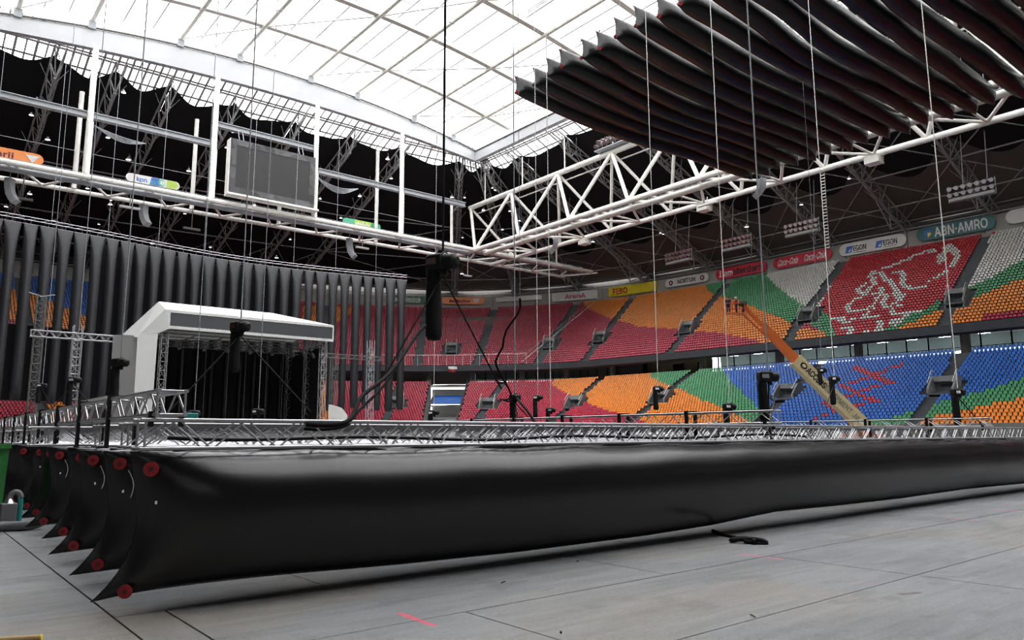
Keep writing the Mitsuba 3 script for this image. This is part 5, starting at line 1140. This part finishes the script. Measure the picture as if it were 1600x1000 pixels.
# machine on the ground
mc = V(Cc[0] - .6, Cc[1] + .3, 0); bx_ = V(.857, -.515, 0); by_ = V(.515, .857, 0)
oblock('chassis', bl, mc + V(0, 0, .95), bx_ * 1.9, by_ * 1.0, V(0, 0, .3), 'ink')
oblock('turret', bl, mc + V(0, 0, 1.75), bx_ * 1.9, by_ * .95, V(0, 0, .5), 'boom_orange')
oblock('boom_mast', bl, (mc + V(0, 0, 2.2) + Cc) / 2 + bx_ * .3, bx_ * .5, by_ * .4, V(0, 0, .9), 'boom_orange')
for a in (-1.35, 1.35):
    for b in (-1, 1):
        p_ = mc + bx_ * a + by_ * b * 1.05 + V(0, 0, .52)
        w_ = obj('wheel', rod(p_ - by_ * .18, p_ + by_ * .18, .52, 18), 'black_rubber', bl, 30); obj('hub', rod(p_ - by_ * .2, p_ + by_ * .2, .22, 12), 'white', w_, 30)

def limb(a, b, ra, rb): return m3.Manifold.batch_hull([m3.Manifold.sphere(ra, 14).translate(list(a)), m3.Manifold.sphere(rb, 14).translate(list(b))])
def person(base, o, yaw, label, torso, legs_mat, helmet, arms):
    key = thing(base, label, 'person', kind=None)
    M = np.eye(4); c_, n_ = math.cos(yaw), math.sin(yaw); M[:3, :3] = [[c_, -n_, 0], [n_, c_, 0], [0, 0, 1]]; M[:3, 3] = o
    J = dict(hl=(-.1, 0, .92), hr=(.1, 0, .92), kl=(-.12, .04, .5), kr=(.12, .04, .5), al=(-.13, 0, .09), ar=(.13, 0, .09), tl=(-.13, .17, .05), tr=(.13, .17, .05), sl=(-.19, 0, 1.43), sr=(.19, 0, 1.43), ch=(0, .01, 1.28), wa=(0, 0, 1.08), nk=(0, .01, 1.5), hd=(0, .04, 1.63), ch2=(0, .02, 1.58))
    bones = [limb(J['hl'], J['kl'], .1, .065), limb(J['kl'], J['al'], .065, .045), limb(J['al'], J['tl'], .05, .04), limb(J['hr'], J['kr'], .1, .065), limb(J['kr'], J['ar'], .065, .045), limb(J['ar'], J['tr'], .05, .04),
             limb(J['hl'], J['hr'], .11, .11), limb(J['wa'], J['hl'], .13, .11), limb(J['wa'], J['hr'], .13, .11), limb(J['ch'], J['wa'], .16, .13), limb(J['sl'], J['ch'], .075, .14), limb(J['sr'], J['ch'], .075, .14), limb(J['sl'], J['sr'], .075, .075), limb(J['nk'], J['ch2'], .06, .065), limb(J['hd'], (0, .02, 1.7), .095, .1), limb((0, .1, 1.6), (0, .13, 1.625), .03, .018)]
    for s_, (e, h) in zip((-1, 1), arms):
        sh = (.19 * s_, 0, 1.43); bones += [limb(sh, e, .06, .048), limb(e, h, .046, .034)]
        d_ = np.array(h) - np.array(e); d_ /= np.linalg.norm(d_); pc = np.array(h) + d_ * .06; sd = np.cross(d_, (0, 0, 1.0)); sd /= np.linalg.norm(sd) + 1e-9
        bones.append(limb(h, pc, .036, .034))
        for q in range(4): bones.append(limb(pc + sd * (.03 - .02 * q), pc + sd * (.034 - .023 * q) + d_ * (.075 - .012 * abs(q - 1.3)) + V(0, 0, -.025), .011, .009))
        bones.append(limb(np.array(h) + sd * .03, np.array(h) + sd * .065 + d_ * .05, .012, .01))
    m = bones[0]
    for b in bones[1:]: m = m + b
    mm = m.refine_to_length(.06).to_mesh(); tm = trimesh.Trimesh(mm.vert_properties[:, :3], mm.tri_verts); trimesh.smoothing.filter_taubin(tm, iterations=6)
    v, f = np.array(tm.vertices), np.array(tm.faces); zc = v[:, 2]
    obj('body', move((v, f), M), 'skin', key, True)
    fz = zc[f].mean(1); fr = np.abs(v[f][:, :, 0]).mean(1)
    n_v = np.array(tm.vertex_normals)
    for nm, sel, mt in (('trousers', (fz < 1.02) & (fz > .1), legs_mat), ('shoes', fz <= .1, 'ink'), ('jacket', (fz >= 1.0) & (fz < 1.47) & (np.linalg.norm(v[f].mean(1)[:, None] - np.array([a_[1] for a_ in arms])[None], axis=2).min(1) > .06), torso)):
        obj(nm, move((v + n_v * .014, f[sel]), M), mt, key, True)
    t = np.linspace(0, math.pi / 2, 6)
    dome = grid(np.array([[(.125 * math.cos(a) * math.cos(b), .03 + .14 * math.cos(a) * math.sin(b), 1.68 + .13 * math.sin(a)) for b in np.linspace(0, 2 * math.pi, 15)] for a in t]))
    obj('helmet' if helmet == 'white' else 'hair', move(dome, M), helmet, key, True)
    for s_ in (-1, 1): obj('eye', move(rod((.035 * s_, .125, 1.655), (.035 * s_, .137, 1.655), .012, 8), M), 'ink', key)
    return key
person('person', bc + ux * -.55 + V(0, 0, .06), -.7, 'person in dark clothes standing at the left end of the raised basket', 'cloth_navy', 'cloth_navy', 'ink', (((-.28, .12, 1.18), (-.22, .36, 1.1)), ((.28, .12, 1.18), (.2, .36, 1.1))))
person('person', bc + ux * .35 + V(0, 0, .06), .4, 'person with a white helmet and red jacket standing at the controls of the raised basket', 'cloth_red', 'cloth_navy', 'white', (((-.27, .14, 1.17), (-.14, .38, 1.12)), ((.3, .1, 1.18), (.3, .36, 1.12))))

# ------------------------------------------------------------------ small things on and near the floor
gb = thing('wheeled_bin', 'green plastic bin at the left edge behind the row of tube ends', 'bin')
v = np.array([[x * (1 if z else .9), y * (1 if z else .9), z] for z in (0, 1.95) for x in (-.62, .62) for y in (-.5, .5)])
obj('bin_body', (v[[0, 1, 2, 3, 4, 5, 6, 7]] + V(1.85, 23.6, 0), np.array([[0, 1, 3, 2], [4, 6, 7, 5], [0, 4, 5, 1], [2, 3, 7, 6], [0, 2, 6, 4], [1, 5, 7, 3]])), 'green_bin', gb)
obj('rim', merge([box((1.2, 23.02, 1.95), (2.5, 23.12, 2.06)), box((1.2, 24.08, 1.95), (2.5, 24.18, 2.06)), box((1.2, 23.1, 1.95), (1.3, 24.1, 2.06)), box((2.4, 23.1, 1.95), (2.5, 24.1, 2.06))]), 'green_bin', gb)
fb = thing('blower', 'small grey blower with a domed silver top and elbow pipe on the floor', 'blower')
bo = V(2.52, 22.75, 0)
obj('housing', rbox(bo + V(-.17, -.2, .08), bo + V(.17, .2, .62), .03), 'duct_grey', fb, 40)
obj('dome', rod(bo + V(0, 0, .6), bo + V(0, 0, .72), .15, 16, .06), 'chrome', fb, 40)
t = np.linspace(0, math.pi, 12); obj('elbow', sweep(np.c_[bo[0] + .14 - .12 * np.cos(t), bo[1] + .1 + 0 * t, .72 + .16 * np.sin(t)], .065, 10), 'duct_grey', fb, True)
obj('side_pipe', rod(bo + V(.26, .1, .72), bo + V(.26, .1, .15), .06, 10), 'teal', fb, 40)
obj('bottle', rod(bo + V(-.3, 0, .1), bo + V(-.3, 0, .42), .07, 10), 'white', fb, 40); obj('bottle_cap', rod(bo + V(-.3, 0, .42), bo + V(-.3, 0, .48), .075, 10), 'patch_red', fb, 40)
cable('air_hose', [(1.2, 22.2, .12), (1.8, 22.0, .12), (2.4, 22.15, .12), (2.9, 22.0, .12), (3.2, 22.1, .2)], .115, 'duct_grey', 'thick grey air hose lying on the floor in front of the blower', cat='hose')
cable('strap_heap', [(14.9, 10.9, .03), (14.5, 10.3, .02), (14.25, 9.75, .02), (14.1, 9.5, .05), (14.0, 9.3, .08), (13.85, 9.1, .06), (13.95, 9.45, .09), (13.75, 9.62, .05), (13.9, 9.25, .1), (14.05, 9.0, .05), (13.8, 9.35, .06)], .045, 'black', 'small heap of black strap lying on the pale floor right of the middle', 60, 'strap')
ct = thing('cardboard_tube', 'tan cardboard tube lying on the floor in the bottom left corner', 'tube')
obj('tube_body', rod((.3, 10.66, .032), (1.53, 10.08, .032), .03, 16), 'cardboard', ct, 40); obj('tube_end', rod((1.53, 10.08, .032), (1.545, 10.073, .032), .031, 16), 'sign_yellow', ct, 40)
for (x, y, l, a, nm) in ((7.4, 9.3, .14, .4, 'thin dark twig-like tie on the pale floor below the middle of the front tube'), (8.41, 5.59, .12, 1.1, 'dark upright bent tie at a floor joint near the bottom edge'), (9.65, 9.98, .05, .2, 'dark crumb of debris on the floor close to the front tube'), (6.1, 6.58, .045, .9, 'small brown crumb of debris on the floor near the bottom edge')):
    obj('debris', sweep([(x, y, .008), (x + l * .5 * math.cos(a), y + l * .5 * math.sin(a), .014), (x + l * math.cos(a), y + l * math.sin(a), .01)], .007 if l > .1 else .012, 6), 'ink', None, label=nm, cat='debris')
tb = thing('tool_case', 'teal case standing on the truss behind the open end of the left cross truss', 'case')
obj('case_body', rbox((7.35, 26.0, 2.46), (7.95, 26.5, 3.0), .04), 'teal', tb, 40); obj('case_handle', rod((7.5, 26.25, 3.03), (7.8, 26.25, 3.03), .02, 6), 'ink', tb); obj('case_label', box((7.6, 25.985, 2.62), (7.72, 26.0, 2.72)), 'white', tb)
